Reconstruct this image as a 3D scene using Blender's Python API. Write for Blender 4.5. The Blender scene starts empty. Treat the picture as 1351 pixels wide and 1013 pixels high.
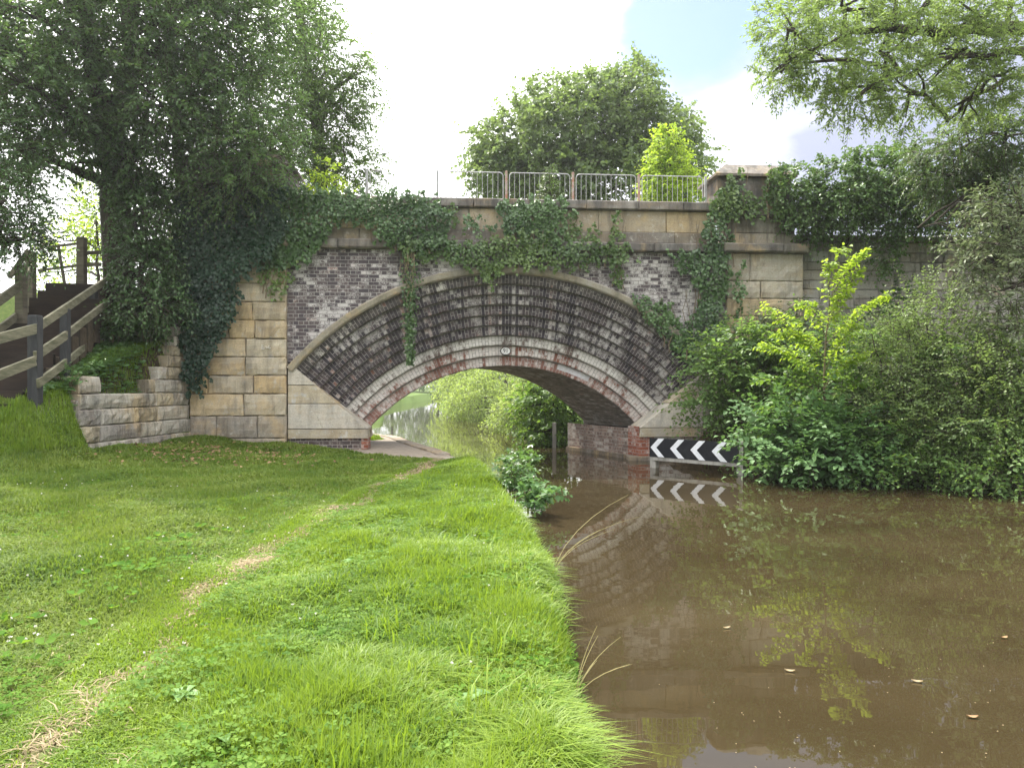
import bpy, math, random
import numpy as np
from mathutils import Vector, Matrix
R = math.radians
sc = bpy.context.scene
col = sc.collection

# ------------------------------------------------------------------ camera
CAM_Z, FPX, HOR = 1.7, 1014.0, 512.0
cd = bpy.data.cameras.new('camera'); cam = bpy.data.objects.new('camera', cd); col.objects.link(cam)
cam.location = (0, 0, CAM_Z); cam.rotation_euler = (R(90), 0, 0)
cd.sensor_width = 36; cd.lens = FPX / 1351 * 36; cd.shift_y = (HOR - 506.5) / 1351
cd.clip_start = .05; cd.clip_end = 3000
sc.camera = cam
# ------------------------------------------------------------------ light
SUN_DIR = Vector((-.52 * math.cos(R(57)), .854 * math.cos(R(57)), math.sin(R(57)))).normalized()
w = bpy.data.worlds.new('World'); sc.world = w; w.use_nodes = True
nt = w.node_tree; nt.nodes.clear()
def wn(t, **k):
    n = nt.nodes.new(t)
    for a, b in k.items(): setattr(n, a, b)
    return n
out = wn('ShaderNodeOutputWorld')
sky = wn('ShaderNodeTexSky', sky_type='NISHITA', sun_disc=False, sun_elevation=R(57), sun_rotation=math.atan2(SUN_DIR.x, SUN_DIR.y), air_density=1.0, dust_density=1.5, ozone_density=1.5)
b1 = wn('ShaderNodeBackground'); b1.inputs[1].default_value = .085
nt.links.new(sky.outputs[0], b1.inputs[0])
tc = wn('ShaderNodeTexCoord')
mp = wn('ShaderNodeMapping'); mp.inputs['Scale'].default_value = (1, 1, 2.2); mp.inputs['Location'].default_value = (.3, .2, .1)
nt.links.new(tc.outputs['Generated'], mp.inputs[0])
nz = wn('ShaderNodeTexNoise'); nz.inputs['Scale'].default_value = 5.5; nz.inputs['Detail'].default_value = 7; nz.inputs['Roughness'].default_value = .55
nt.links.new(mp.outputs[0], nz.inputs[0])
# the break in the cloud: a round gap round one direction of the sky
def dirdot(v, a, b_):
    dp = wn('ShaderNodeVectorMath', operation='DOT_PRODUCT'); dp.inputs[1].default_value = Vector(v).normalized()
    nm = wn('ShaderNodeVectorMath', operation='NORMALIZE'); nt.links.new(tc.outputs['Generated'], nm.inputs[0])
    nt.links.new(nm.outputs[0], dp.inputs[0])
    mr = wn('ShaderNodeMapRange', interpolation_type='SMOOTHSTEP'); mr.inputs[1].default_value = a; mr.inputs[2].default_value = b_
    nt.links.new(dp.outputs['Value'], mr.inputs[0]); return mr.outputs[0]
gap = dirdot((.24, 1, .505), .9915, 1.0)
def m2(op, a, b_):
    n = wn('ShaderNodeMath', operation=op)
    for i, x in enumerate((a, b_)):
        if hasattr(x, 'links'): nt.links.new(x, n.inputs[i])
        else: n.inputs[i].default_value = x
    return n.outputs[0]
dens = m2('SUBTRACT', nz.outputs['Fac'], m2('MULTIPLY', gap, .58))
mk = wn('ShaderNodeMapRange', interpolation_type='SMOOTHSTEP'); mk.inputs[1].default_value = .0; mk.inputs[2].default_value = .46
nt.links.new(dens, mk.inputs[0])
nz2 = wn('ShaderNodeTexNoise'); nz2.inputs['Scale'].default_value = 2.3; nz2.inputs['Detail'].default_value = 6
nt.links.new(mp.outputs[0], nz2.inputs[0])
grey = dirdot((.45, 1, .30), .90, .99)
gm = m2('MULTIPLY', grey, nz2.outputs['Fac'])
cr = wn('ShaderNodeMix', data_type='RGBA'); cr.inputs['A'].default_value = (1, 1, 1, 1); cr.inputs['B'].default_value = (.25, .27, .35, 1)
gmr = wn('ShaderNodeMapRange'); gmr.inputs[1].default_value = .18; gmr.inputs[2].default_value = .5
nt.links.new(gm, gmr.inputs[0]); nt.links.new(gmr.outputs[0], cr.inputs['Factor'])
b2 = wn('ShaderNodeBackground')
# clouds: darker towards the horizon, brighter round the hidden sun
nmv = wn('ShaderNodeVectorMath', operation='NORMALIZE'); nt.links.new(tc.outputs['Generated'], nmv.inputs[0])
sxz = wn('ShaderNodeSeparateXYZ'); nt.links.new(nmv.outputs[0], sxz.inputs[0])
cie = m2('ADD', m2('MULTIPLY', m2('MAXIMUM', sxz.outputs[2], 0.0), 1.0), .36)
nt.links.new(m2('ADD', cie, m2('MULTIPLY', dirdot(SUN_DIR, .2, 1.0), .8)), b2.inputs[1])
nt.links.new(cr.outputs['Result'], b2.inputs[0])
ms = wn('ShaderNodeMixShader'); nt.links.new(mk.outputs[0], ms.inputs[0]); nt.links.new(b1.outputs[0], ms.inputs[1]); nt.links.new(b2.outputs[0], ms.inputs[2])
nt.links.new(ms.outputs[0], out.inputs[0])
sl = bpy.data.lights.new('sun', 'SUN'); sl.energy = 3.2; sl.angle = R(.6); sl.color = (1, .94, .82)
so = bpy.data.objects.new('sun', sl); col.objects.link(so); so.rotation_euler = SUN_DIR.to_track_quat('Z', 'Y').to_euler()
sc.view_settings.view_transform = 'Standard'; sc.view_settings.look = 'None'; sc.view_settings.gamma = 1; sc.view_settings.exposure = 1.5
sc.cycles.max_bounces = 8; sc.cycles.transparent_max_bounces = 8

# ------------------------------------------------------------------ helpers: materials
class NT:
    def __init__(s, name):
        s.m = bpy.data.materials.new(name); s.m.use_nodes = True; s.t = s.m.node_tree; s.t.nodes.clear()
        s.out = s.n('ShaderNodeOutputMaterial')
    def n(s, t, **k):
        x = s.t.nodes.new(t)
        for a, b in k.items(): setattr(x, a, b)
        return x
    def put(s, sock, v):
        if hasattr(v, 'links'): s.t.links.new(v, sock)
        elif isinstance(v, (tuple, list)) and len(v) == 3 and sock.type == 'RGBA': sock.default_value = (*v, 1)
        else: sock.default_value = v
    def coord(s, kind='Object'): return s.n('ShaderNodeTexCoord').outputs[kind]
    def mapping(s, v, scale=(1, 1, 1), rot=(0, 0, 0), loc=(0, 0, 0)):
        m = s.n('ShaderNodeMapping'); s.put(m.inputs[0], v); m.inputs['Scale'].default_value = scale; m.inputs['Rotation'].default_value = rot; m.inputs['Location'].default_value = loc
        return m.outputs[0]
    def noise(s, v, scale, detail=4, rough=.55):
        m = s.n('ShaderNodeTexNoise'); s.put(m.inputs['Vector'], v); m.inputs['Scale'].default_value = scale; m.inputs['Detail'].default_value = detail; m.inputs['Roughness'].default_value = rough
        return m.outputs['Fac']
    def rng(s, v, a, b, c=0, d=1):
        m = s.n('ShaderNodeMapRange', interpolation_type='SMOOTHSTEP'); s.put(m.inputs[0], v)
        for i, x in enumerate((a, b, c, d)): m.inputs[i + 1].default_value = x
        return m.outputs[0]
    def math(s, op, a, b=0.0):
        m = s.n('ShaderNodeMath', operation=op); s.put(m.inputs[0], a); s.put(m.inputs[1], b); return m.outputs[0]
    def mix(s, f, a, b, mode='MIX'):
        m = s.n('ShaderNodeMix', data_type='RGBA', blend_type=mode); s.put(m.inputs['Factor'], f); s.put(m.inputs['A'], a); s.put(m.inputs['B'], b); return m.outputs['Result']
    def attr(s, name): return s.n('ShaderNodeAttribute', attribute_name=name)
    def bump(s, h, strength=.5, dist=.02):
        m = s.n('ShaderNodeBump'); s.put(m.inputs['Height'], h); m.inputs['Strength'].default_value = strength; m.inputs['Distance'].default_value = dist; return m.outputs[0]
    def pbsdf(s, base, rough=.8, normal=None, spec=.3, metal=0.0):
        p = s.n('ShaderNodeBsdfPrincipled'); s.put(p.inputs['Base Color'], base); s.put(p.inputs['Roughness'], rough); p.inputs['Specular IOR Level'].default_value = spec; s.put(p.inputs['Metallic'], metal)
        if normal is not None: s.put(p.inputs['Normal'], normal)
        return p
    def done(s, shader): s.t.links.new(shader, s.out.inputs[0]); return s.m

def leaf_mat(name, dark, light, trans=(.25, .4, .05), tw=.35, rough=.5, spec=.35):
    a = NT(name); r = a.attr('rnd').outputs['Fac']
    c = a.mix(r, dark, light)
    p = a.pbsdf(c, rough, spec=spec)
    t = a.n('ShaderNodeBsdfTranslucent'); a.put(t.inputs[0], a.mix(a.math('MULTIPLY', r, .6), trans, light))
    mx = a.n('ShaderNodeMixShader'); mx.inputs[0].default_value = tw
    a.t.links.new(p.outputs[0], mx.inputs[1]); a.t.links.new(t.outputs[0], mx.inputs[2])
    return a.done(mx.outputs[0])

def brick_mat(name, c1, c2, mortar, white=.4, wcol=(.5, .48, .46), red=.1, rcol=(.28, .10, .06), uv=False, w=.235, h=.083, squash=1.0, off=.5, wside=0.0, soot=.3, moss=0.0):
    a = NT(name); co = a.coord('UV')
    obj = a.coord('Object')
    wob = a.n('ShaderNodeTexNoise'); a.put(wob.inputs['Vector'], obj); wob.inputs['Scale'].default_value = 3; wob.inputs['Detail'].default_value = 3
    vm = a.n('ShaderNodeVectorMath', operation='SCALE'); a.put(vm.inputs[0], wob.outputs['Color']); vm.inputs[3].default_value = .018
    va = a.n('ShaderNodeVectorMath', operation='ADD'); a.put(va.inputs[0], co); a.put(va.inputs[1], vm.outputs[0])
    b = a.n('ShaderNodeTexBrick', offset=off, offset_frequency=2, squash=squash, squash_frequency=2)
    a.put(b.inputs['Vector'], va.outputs[0]); b.inputs['Scale'].default_value = 1; b.inputs['Mortar Size'].default_value = .0075; b.inputs['Mortar Smooth'].default_value = .3
    b.inputs['Bias'].default_value = 0; b.inputs['Brick Width'].default_value = w; b.inputs['Row Height'].default_value = h
    a.put(b.inputs['Color1'], (0, 0, 0)); a.put(b.inputs['Color2'], (1, 1, 1)); a.put(b.inputs['Mortar'], (.5, .5, .5))
    t = a.n('ShaderNodeSeparateColor'); a.put(t.inputs[0], b.outputs['Color']); rb = t.outputs[0]
    base = a.mix(rb, c1, c2)
    fine = a.noise(obj, 45, 4, .65); med = a.noise(obj, 7, 5, .6); big = a.noise(obj, .9, 4, .55)
    base = a.mix(a.math('MULTIPLY', a.rng(a.math('ADD', rb, a.math('MULTIPLY', med, .6)), 1.24 - red, 1.34 - red), .85), base, rcol)
    base = a.mix(a.rng(fine, .35, .75), base, a.mix(.45, base, (.02, .02, .02)))
    # limewash and salts, in worn patches
    wsum = a.math('ADD', a.math('ADD', a.math('MULTIPLY', med, .55), a.math('MULTIPLY', big, .6)), a.math('MULTIPLY', fine, .42))
    wsum = a.math('ADD', wsum, a.math('MULTIPLY', a.math('SUBTRACT', rb, .4), .17))
    if wside:
        sx = a.n('ShaderNodeSeparateXYZ'); a.put(sx.inputs[0], obj)
        wsum = a.math('ADD', wsum, a.math('MULTIPLY', a.rng(sx.outputs[0], 0, 5), wside))
    wf = a.rng(wsum, 1.02 - white * .5, 1.16 - white * .5)
    base = a.mix(a.math('MULTIPLY', wf, .88), base, wcol)
    mort = a.mix(a.rng(med, .35, .65), mortar, a.mix(.6, mortar, (.05, .05, .05)))
    cfin = a.mix(b.outputs['Fac'], base, mort)
    sm = a.noise(a.mapping(obj, (2.2, 2.2, .35)), 1.0, 5, .6)
    cfin = a.mix(a.math('MULTIPLY', a.rng(sm, .48, .72), soot), cfin, (.025, .024, .025))
    if moss: cfin = a.mix(a.math('MULTIPLY', a.rng(big, .5, .7), moss), cfin, (.05, .065, .03))
    hgt = a.math('ADD', a.math('MULTIPLY', b.outputs['Fac'], -.7), a.math('MULTIPLY', fine, .5))
    return a.done(a.pbsdf(cfin, .88, a.bump(hgt, .7, .012)).outputs[0])

def stone_mat(name, soot=.35, lichen=.25, bump=.5, white=.15):
    a = NT(name); obj = a.coord('Object'); c = a.attr('col').outputs['Color']
    fine = a.noise(obj, 38, 5, .7); med = a.noise(obj, 5.5, 5, .62); lay = a.noise(a.mapping(obj, (1.5, 1.5, 9)), 1.4, 4, .6)
    c = a.mix(a.rng(lay, .35, .7, 0, .5), c, a.mix(.5, c, (.26, .15, .055)))
    c = a.mix(a.rng(fine, .3, .8, 0, .45), c, (.06, .055, .05))
    c = a.mix(a.rng(a.math('ADD', med, a.math('MULTIPLY', fine, .3)), .72, .86, 0, white * 3), c, (.48, .46, .42))
    wsh = a.noise(a.mapping(obj, (1, 1, .8), loc=(5, 2, 7)), 1.5, 6, .65)     # damp and iron staining that runs across the joints
    c = a.mix(a.rng(wsh, .52, .68, 0, .45), c, (.52, .37, .18)); c = a.mix(a.rng(wsh, .48, .34, 0, .5), c, (.34, .325, .30))
    st = a.noise(a.mapping(obj, (2.6, 2.6, .5)), 1.1, 6, .62)
    c = a.mix(a.rng(st, .47, .70, 0, soot), c, (.028, .028, .028))
    st2 = a.noise(a.mapping(obj, (7, 7, 1.1), loc=(3, 1, 2)), 1.0, 6, .7)
    c = a.mix(a.rng(st2, .50, .66, 0, soot * .9), c, (.05, .046, .045))
    c = a.mix(a.rng(a.noise(obj, 19, 5, .75), .60, .68, 0, white * 2.2), c, (.60, .585, .54))
    c = a.mix(a.rng(a.noise(obj, 2.3, 5, .7), .58, .72, 0, lichen), c, (.10, .105, .05))
    return a.done(a.pbsdf(c, .9, a.bump(a.math('ADD', fine, a.math('MULTIPLY', med, 1.2)), bump, .015)).outputs[0])

def plain_mat(name, c, c2=None, rough=.7, scale=6, metal=0.0, bump=.2, stretch=(1, 1, 1), spec=.3):
    a = NT(name); obj = a.coord('Object'); v = a.mapping(obj, stretch)
    n1 = a.noise(v, scale, 5, .65); n2 = a.noise(v, scale * 7, 4, .6)
    base = a.mix(a.rng(n1, .35, .68), c, c2 or tuple(x * .55 for x in c))
    base = a.mix(a.rng(n2, .45, .8, 0, .35), base, tuple(x * .5 for x in c))
    return a.done(a.pbsdf(base, rough, a.bump(n2, bump, .006), spec=spec, metal=metal).outputs[0])

# ------------------------------------------------------------------ helpers: objects
def tag(o, label=None, cat=None, group=None, kind=None):
    for k, v in (('label', label), ('category', cat), ('group', group), ('kind', kind)):
        if v: o[k] = v
    return o
def empty(name, loc, label=None, cat=None, group=None, rz=0):
    o = bpy.data.objects.new(name, None); col.objects.link(o); o.location = loc; o.rotation_euler = (0, 0, rz); o.empty_display_size = .3
    return tag(o, label, cat, group)
def link(name, me, mats, parent=None, loc=None):
    o = bpy.data.objects.new(name, me); col.objects.link(o)
    for m in (mats if isinstance(mats, (list, tuple)) else [mats]): me.materials.append(m)
    if parent is not None: o.parent = parent
    if loc is not None: o.location = loc
    return o
def np_mesh(name, V, F, face_attr=None, smooth=False):
    """V (n,3); F (m,k) of one face size, or a list of such arrays"""
    Fs = F if isinstance(F, list) else [F]
    Fs = [np.asarray(f, dtype=np.int32) for f in Fs if len(f)]
    me = bpy.data.meshes.new(name)
    V = np.ascontiguousarray(V, dtype=np.float32)
    me.vertices.add(len(V)); me.vertices.foreach_set('co', V.ravel())
    loops = np.concatenate([f.ravel() for f in Fs]); sizes = np.concatenate([np.full(len(f), f.shape[1], np.int32) for f in Fs])
    me.loops.add(len(loops)); me.loops.foreach_set('vertex_index', loops)
    me.polygons.add(len(sizes)); me.polygons.foreach_set('loop_start', np.concatenate([[0], np.cumsum(sizes)[:-1]]).astype(np.int32))
    if smooth: me.polygons.foreach_set('use_smooth', np.ones(len(sizes), bool))
    me.update(calc_edges=True)
    if face_attr is not None:
        for k, v in face_attr.items():
            at = me.attributes.new(k, 'FLOAT', 'FACE'); at.data.foreach_set('value', np.ascontiguousarray(v, dtype=np.float32))
    return me
def nrm(a): return a / np.maximum(np.linalg.norm(a, axis=-1, keepdims=True), 1e-9)

class MB:
    """collects faces with uv and a colour, builds one mesh"""
    def __init__(s): s.v = []; s.f = []; s.uv = []; s.c = []
    def face(s, pts, uv=None, c=(.5, .5, .5)):
        i = len(s.v); s.v += [tuple(p) for p in pts]; s.f.append(list(range(i, i + len(pts))))
        s.uv += [tuple(x) for x in uv] if uv else [(p[0], p[2]) for p in pts]
        s.c.append(c)
    def box(s, x0, x1, y0, y1, z0, z1, c=(.5, .5, .5), ch=0.0):
        p = lambda x, y, z: (x, y, z)
        if ch <= 0:
            X = [(x0, y0, z0), (x1, y0, z0), (x1, y1, z0), (x0, y1, z0), (x0, y0, z1), (x1, y0, z1), (x1, y1, z1), (x0, y1, z1)]
            for q in ((0, 1, 5, 4), (1, 2, 6, 5), (2, 3, 7, 6), (3, 0, 4, 7), (4, 5, 6, 7), (3, 2, 1, 0)): s.face([X[k] for k in q], c=c)
        else:
            s.frustum_box([(x0, y0), (x1, y0), (x1, y1), (x0, y1)], z0, z1, ch, c)
    def frustum_box(s, poly, z0, z1, ch, c):
        cx = sum(p[0] for p in poly) / len(poly); cy = sum(p[1] for p in poly) / len(poly)
        ins = []
        for x, y in poly:
            l = math.hypot(x - cx, y - cy); k = max(0, (l - ch * 1.4) / l); ins.append((cx + (x - cx) * k, cy + (y - cy) * k))
        rings = [[(x, y, z0) for x, y in ins], [(x, y, z0 + ch) for x, y in poly], [(x, y, z1 - ch) for x, y in poly], [(x, y, z1) for x, y in ins]]
        n = len(poly)
        for a, b in zip(rings[:-1], rings[1:]):
            for k in range(n): s.face([a[k], a[(k + 1) % n], b[(k + 1) % n], b[k]], c=c)
        s.face(rings[-1], c=c); s.face(rings[0][::-1], c=c)
    def bar(s, a, b, w, h, c=(.5, .5, .5), up=(0, 0, 1)):
        a = Vector(a); b = Vector(b); d = (b - a).normalized(); u = Vector(up)
        sd = d.cross(u)
        if sd.length < 1e-4: sd = d.cross(Vector((0, 1, 0)))
        sd.normalize(); u = sd.cross(d).normalized()
        q = [sd * w / 2 + u * h / 2, -sd * w / 2 + u * h / 2, -sd * w / 2 - u * h / 2, sd * w / 2 - u * h / 2]
        A = [a + k for k in q]; B = [b + k for k in q]
        for k in range(4): s.face([A[k], A[(k + 1) % 4], B[(k + 1) % 4], B[k]], c=c)
        s.face(A[::-1], c=c); s.face(B, c=c)
    def tube(s, pts, rad, n=8, c=(.5, .5, .5), cap=True):
        pts = [Vector(p) for p in pts]; rad = rad if isinstance(rad, (list, tuple)) else [rad] * len(pts)
        rings = []; ref = Vector((.31, .9, .2))
        for i, p in enumerate(pts):
            d = (pts[min(i + 1, len(pts) - 1)] - pts[max(i - 1, 0)]).normalized()
            a = d.cross(ref).normalized(); b = d.cross(a)
            rings.append([p + (a * math.cos(6.28319 * k / n) + b * math.sin(6.28319 * k / n)) * rad[i] for k in range(n)])
        for A, B in zip(rings[:-1], rings[1:]):
            for k in range(n): s.face([A[k], A[(k + 1) % n], B[(k + 1) % n], B[k]], c=c)
        if cap: s.face(rings[-1], c=c); s.face(rings[0][::-1], c=c)
    def rock(s, p0, p1, n2, z0, z1, depth, rng, rough=.015, ch=.014, c=(.3, .3, .3), nx=5, nz=4, slant=(0, 0)):
        """a dressed stone: p0, p1 the ends of its face in plan, n2 the outward normal"""
        p0 = np.array(p0, float); p1 = np.array(p1, float); n2 = np.array(n2, float)
        g = np.zeros((nz + 1, nx + 1, 3)); L = np.linalg.norm(p1 - p0)
        fx = np.concatenate([[0], np.linspace(ch / L, 1 - ch / L, nx - 1), [1]]); H = z1 - z0
        fz = np.concatenate([[0], np.linspace(ch / H, 1 - ch / H, nz - 1), [1]])
        tilt = rng.normal(0, rough * .4, 2)
        for j in range(nz + 1):
            for i in range(nx + 1):
                edge = i in (0, nx) or j in (0, nz)
                d = -ch + rng.normal(0, rough * .15) if edge else rng.normal(0, rough * .5) + tilt[0] * (fx[i] - .5) + tilt[1] * (fz[j] - .5) + (rough * .8 if 1 < i < nx - 1 and 1 < j < nz - 1 else 0)
                jx, jz = (rng.normal(0, ch * .18), rng.normal(0, ch * .18)) if edge else (0, 0)
                q = p0 + (p1 - p0) * fx[i] + n2 * d + (p1 - p0) / L * jx
                g[j, i] = (q[0], q[1], z0 + H * fz[j] + jz)
        for j in range(nz):
            for i in range(nx):
                k = 1 + rng.normal(0, .03)
                s.face([g[j, i], g[j, i + 1], g[j + 1, i + 1], g[j + 1, i]], c=tuple(x * k for x in c))
        back = lambda q: np.array((q[0] - n2[0] * depth, q[1] - n2[1] * depth, q[2]))
        for e in ([g[0, i] for i in range(nx + 1)][::-1], [g[nz, i] for i in range(nx + 1)], [g[j, 0] for j in range(nz + 1)], [g[j, nx] for j in range(nz + 1)][::-1]):
            for a, b in zip(e[:-1], e[1:]): s.face([a, b, back(b), back(a)], c=c)
    def build(s, name, mat, parent=None, loc=None, smooth=False, off=None):
        V = np.array(s.v, dtype=np.float64)
        if off is not None: V = V - np.array(off)
        me = bpy.data.meshes.new(name); me.from_pydata(V.tolist(), [], s.f)
        uvl = me.uv_layers.new(name='UVMap'); uvl.data.foreach_set('uv', np.array(s.uv, np.float32).ravel())
        ca = me.color_attributes.new('col', 'FLOAT_COLOR', 'CORNER')
        cc = np.concatenate([np.tile(np.array([*c, 1.0], np.float32), (len(f), 1)) for c, f in zip(s.c, s.f)])
        ca.data.foreach_set('color', cc.ravel())
        if smooth: me.polygons.foreach_set('use_smooth', np.ones(len(me.polygons), bool))
        me.update()
        return link(name, me, mat, parent, loc)

def leaves(name, P, D, N, L, W, mat, rnd, parent=None, off=(0, 0, 0), fold=.14, droop=.12, loc=None, wide=.42):
    """one mesh of folded leaves; P base, D direction, N facing"""
    D = nrm(D); S = nrm(np.cross(D, N)); N2 = np.cross(S, D); L = L[:, None]; W = W[:, None]
    mid = P + D * L * wide
    tip = P + D * L - N2 * L * droop
    n = len(P)
    V = np.stack([P, mid + S * W * .5 + N2 * W * fold, tip, mid - S * W * .5 + N2 * W * fold], 1).reshape(-1, 3) - np.array(off)
    i = np.arange(n) * 4
    F = np.stack([np.stack([i, i + 1, i + 2], 1), np.stack([i, i + 2, i + 3], 1)], 1).reshape(-1, 3)
    me = np_mesh(name, V, F, {'rnd': np.repeat(np.clip(rnd, 0, 1), 2)})
    return link(name, me, mat, parent, loc)

def sprays(rng, P, D, L, K, ll, lw, droop=.25, side=.9, jit=.25, flat=1.0, s0=.15, hang=.2):
    n = len(P); D = nrm(D)
    s = np.linspace(s0, 1, K)[None] + rng.normal(0, .25 / K, (n, K)); dr = droop * rng.uniform(.4, 1.6, (n, 1))
    Lc = L[:, None]
    pos = P[:, None] + D[:, None] * (Lc * s)[..., None]; pos[..., 2] -= dr * Lc * s * s
    T = np.repeat(D[:, None], K, 1).copy(); T[..., 2] -= 2 * dr * s; T = nrm(T)
    U = np.array([0, 0, 1.0]) + rng.normal(0, .35, (n, 1, 3)); Sd = nrm(np.cross(T, np.broadcast_to(U, T.shape)))
    sg = np.where(np.arange(K) % 2 == 0, 1.0, -1.0)[None, :, None] * np.ones((n, 1, 1)); sg[:, -1] *= .15
    LD = nrm(.5 * T + side * sg * Sd + rng.normal(0, jit, T.shape) + np.array([0, 0, -hang]))
    LN = nrm(flat * np.broadcast_to(U, T.shape) + rng.normal(0, jit * 1.3, T.shape))
    sz = rng.uniform(.65, 1.2, (n, K)) * (1.1 - .35 * s)
    q = lambda a: a.reshape(-1, a.shape[-1])
    mid = P + D * L[:, None] * .5; mid[:, 2] -= dr[:, 0] * L * .25
    end = P + D * L[:, None]; end[:, 2] -= dr[:, 0] * L
    return dict(P=q(pos), D=q(LD), N=q(LN), L=(ll * sz).ravel(), W=(lw * sz).ravel(), ax=np.stack([P, mid, end], 1))

def twig_mesh(name, ax, r0, mat, parent, off=(0, 0, 0)):
    n = len(ax); T = nrm(ax[:, 2] - ax[:, 0]); A = nrm(np.cross(T, np.array([.3, .5, .8]))); B = np.cross(T, A)
    rr = np.array([1, .7, .25]) * r0
    V = []
    for k in range(3):
        for j in range(3):
            an = 2.0944 * j
            V.append(ax[:, k] + (A * math.cos(an) + B * math.sin(an)) * rr[k])
    V = np.stack(V, 1).reshape(-1, 3) - np.array(off); b = np.arange(n)[:, None] * 9
    Fs = [b + np.array([k * 3 + j, k * 3 + (j + 1) % 3, k * 3 + 3 + (j + 1) % 3, k * 3 + 3 + j]) for k in range(2) for j in range(3)]
    return link(name, np_mesh(name, V, np.concatenate(Fs)), mat, parent)

def cat(*ds):
    return {k: np.concatenate([d[k] for d in ds]) for k in ds[0]}
def put_leaves(name, d, mat, rnd, parent, off=(0, 0, 0), **k): return leaves(name, d['P'], d['D'], d['N'], d['L'], d['W'], mat, rnd, parent, off, **k)

def wp(px, py, d):
    """a point of the world d metres in front of the camera's place, from its bearing in the photograph"""
    return np.array([(px - 675.5) / FPX * d, d, CAM_Z + (HOR - py) / FPX * d])

# ================================================================== the setting: ground, water, towpath
BL_Y = [-40, -10, 0, 3.1, 6.9, 9.35, 12, 14.5, 15.7, 18.3, 20.1, 22.1, 25, 30, 40, 60, 86, 118, 170]
BL_X = [2.5, .75, .35, .31, .34, .09, -.15, -.55, -1.08, -2.05, -2.7, -3.3, -4.9, -7.5, -11.5, -16, -15.5, -14.5, -17]
BR_Y = [18, 19.2, 21.5, 23, 30, 40, 46, 62, 86, 118, 170]
BR_X = [3.7, 3.3, 2.5, 1.9, .1, -1.5, -2.9, -5.9, -8, -9.6, -12]
YR_X = [2.8, 4.0, 4.35, 4.8, 6.2, 8.2, 12, 20, 60]
YR_Y = [18.4, 18.2, 16.6, 14.7, 14.1, 12.9, 11.4, 9, -20]
TP_Y = [15.3, 16.2, 17.4, 20.0, 20.8, 24.6]; TP_W = [.5, 1.35, 2.9, 2.9, .5, .5]
def sstep(x, a, b):
    t = np.clip((x - a) / (b - a), 0, 1); return t * t * (3 - 2 * t)
def bankL(Y): return np.interp(Y, BL_Y, BL_X)
WALL_Y = [12.9, 13.4, 15.2, 16.5, 17.3]; WALL_X = [-7.62, -7.47, -7.33, -7.24, -7.18]
def height(X, Y):
    X = np.asarray(X, float); Y = np.asarray(Y, float)
    dl = bankL(Y) - X
    left = .26 * sstep(dl, -.12, .22) - .85 * sstep(-dl, -.05, .5)
    rise = np.clip(-X - 2.2, 0, 5.2) * .055 + .05 * sstep(-X, 5.5, 7)
    left = left + rise * sstep(Y, 2, 6) * (1 - sstep(Y, 18.2, 20) * .9)
    ztop = np.where(X < -8.9, .82, 1.0) * np.interp(Y, [5, 8, 10, 12, 13.3, 15, 16.8, 17.5, 18.6, 21, 24, 32], [0, .55, .95, 1.45, 1.72, 2.15, 2.75, 3.3, 4.4, 4.5, 3.4, .5])
    xw = np.interp(Y, [8, 12.3, 13.0] + WALL_Y[1:] + [18, 18.6], [-7.9, -7.1, -7.36] + [x - .22 for x in WALL_X[1:]] + [-7.3, -6.6])
    wd = np.interp(Y, [8, 11.5, 12.9, 13.3, 18, 20, 24], [2.2, 1.4, .75, .28, .28, .8, 2.5])
    emb = sstep(xw + wd * .5 - X, 0, wd)
    left = left + emb * (np.maximum(ztop - left, 0) + np.clip(xw - X, 0, 12) * .07 * (Y > 5) * sstep(Y, 6, 11))
    yr = np.interp(X, YR_X, YR_Y); br = np.interp(Y, BR_Y, BR_X)
    dr = np.where(Y < 18.0, Y - yr, np.maximum(X - br, np.where(X > 6, Y - yr, -9)))
    right = .3 * sstep(dr, -.1, .3) - .85 * sstep(-dr, -.05, .6) + np.clip(dr - .3, 0, 4.5) * .22
    back = sstep(X, 6.2, 7.2) * sstep(Y, 18.9, 19.4) * np.interp(Y, [19.5, 22.5, 30], [3.7, 3.7, 0])
    right = right + back
    left = np.where((Y > 15.9) & (Y < 24.8) & (dl < np.interp(Y, TP_Y, TP_W) + .25), np.minimum(left, .22), left)
    use_r = (X - .5 * (bankL(Y) + np.where(Y < 17.8, np.maximum(bankL(Y) + 6, 3.4), br))) > 0
    z = np.where(use_r, right, left)
    bump = .02 * np.sin(X * 3.1 + Y * 1.7) + .015 * np.sin(X * 5.3 - Y * 4.1) + .02 * np.sin(Y * 2.3 + .8)
    return z + np.where(z > .1, bump, 0)
def path_x(Y): return np.interp(Y, [0, 3.07, 4.5, 6.45, 8.26, 11, 13, 15.3, 16.5], [-1.6, -1.8, -2.04, -2.2, -2.08, -1.9, -1.74, -1.5, -1.45])
def path_mask(X, Y):
    wob = .06 * np.sin(Y * 3.3) + .04 * np.sin(Y * 7.7 + 1)
    wid = .10 + .05 * np.sin(Y * 2.1 + .5) + .16 * sstep(Y, 12.5, 14.5)
    return (1 - sstep(np.abs(X - path_x(Y) - wob), (wid * .5) * np.clip(Y / 6, .35, 1), wid * np.clip(Y / 6, .5, 1) + .07)) * (1 - sstep(Y, 15.6, 16.2)) * np.where(Y < 12, np.clip(.72 + .25 * np.sin(Y * 1.9 + 2.2) + .2 * np.sin(Y * 5.1), .5, 1), 1)

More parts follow.
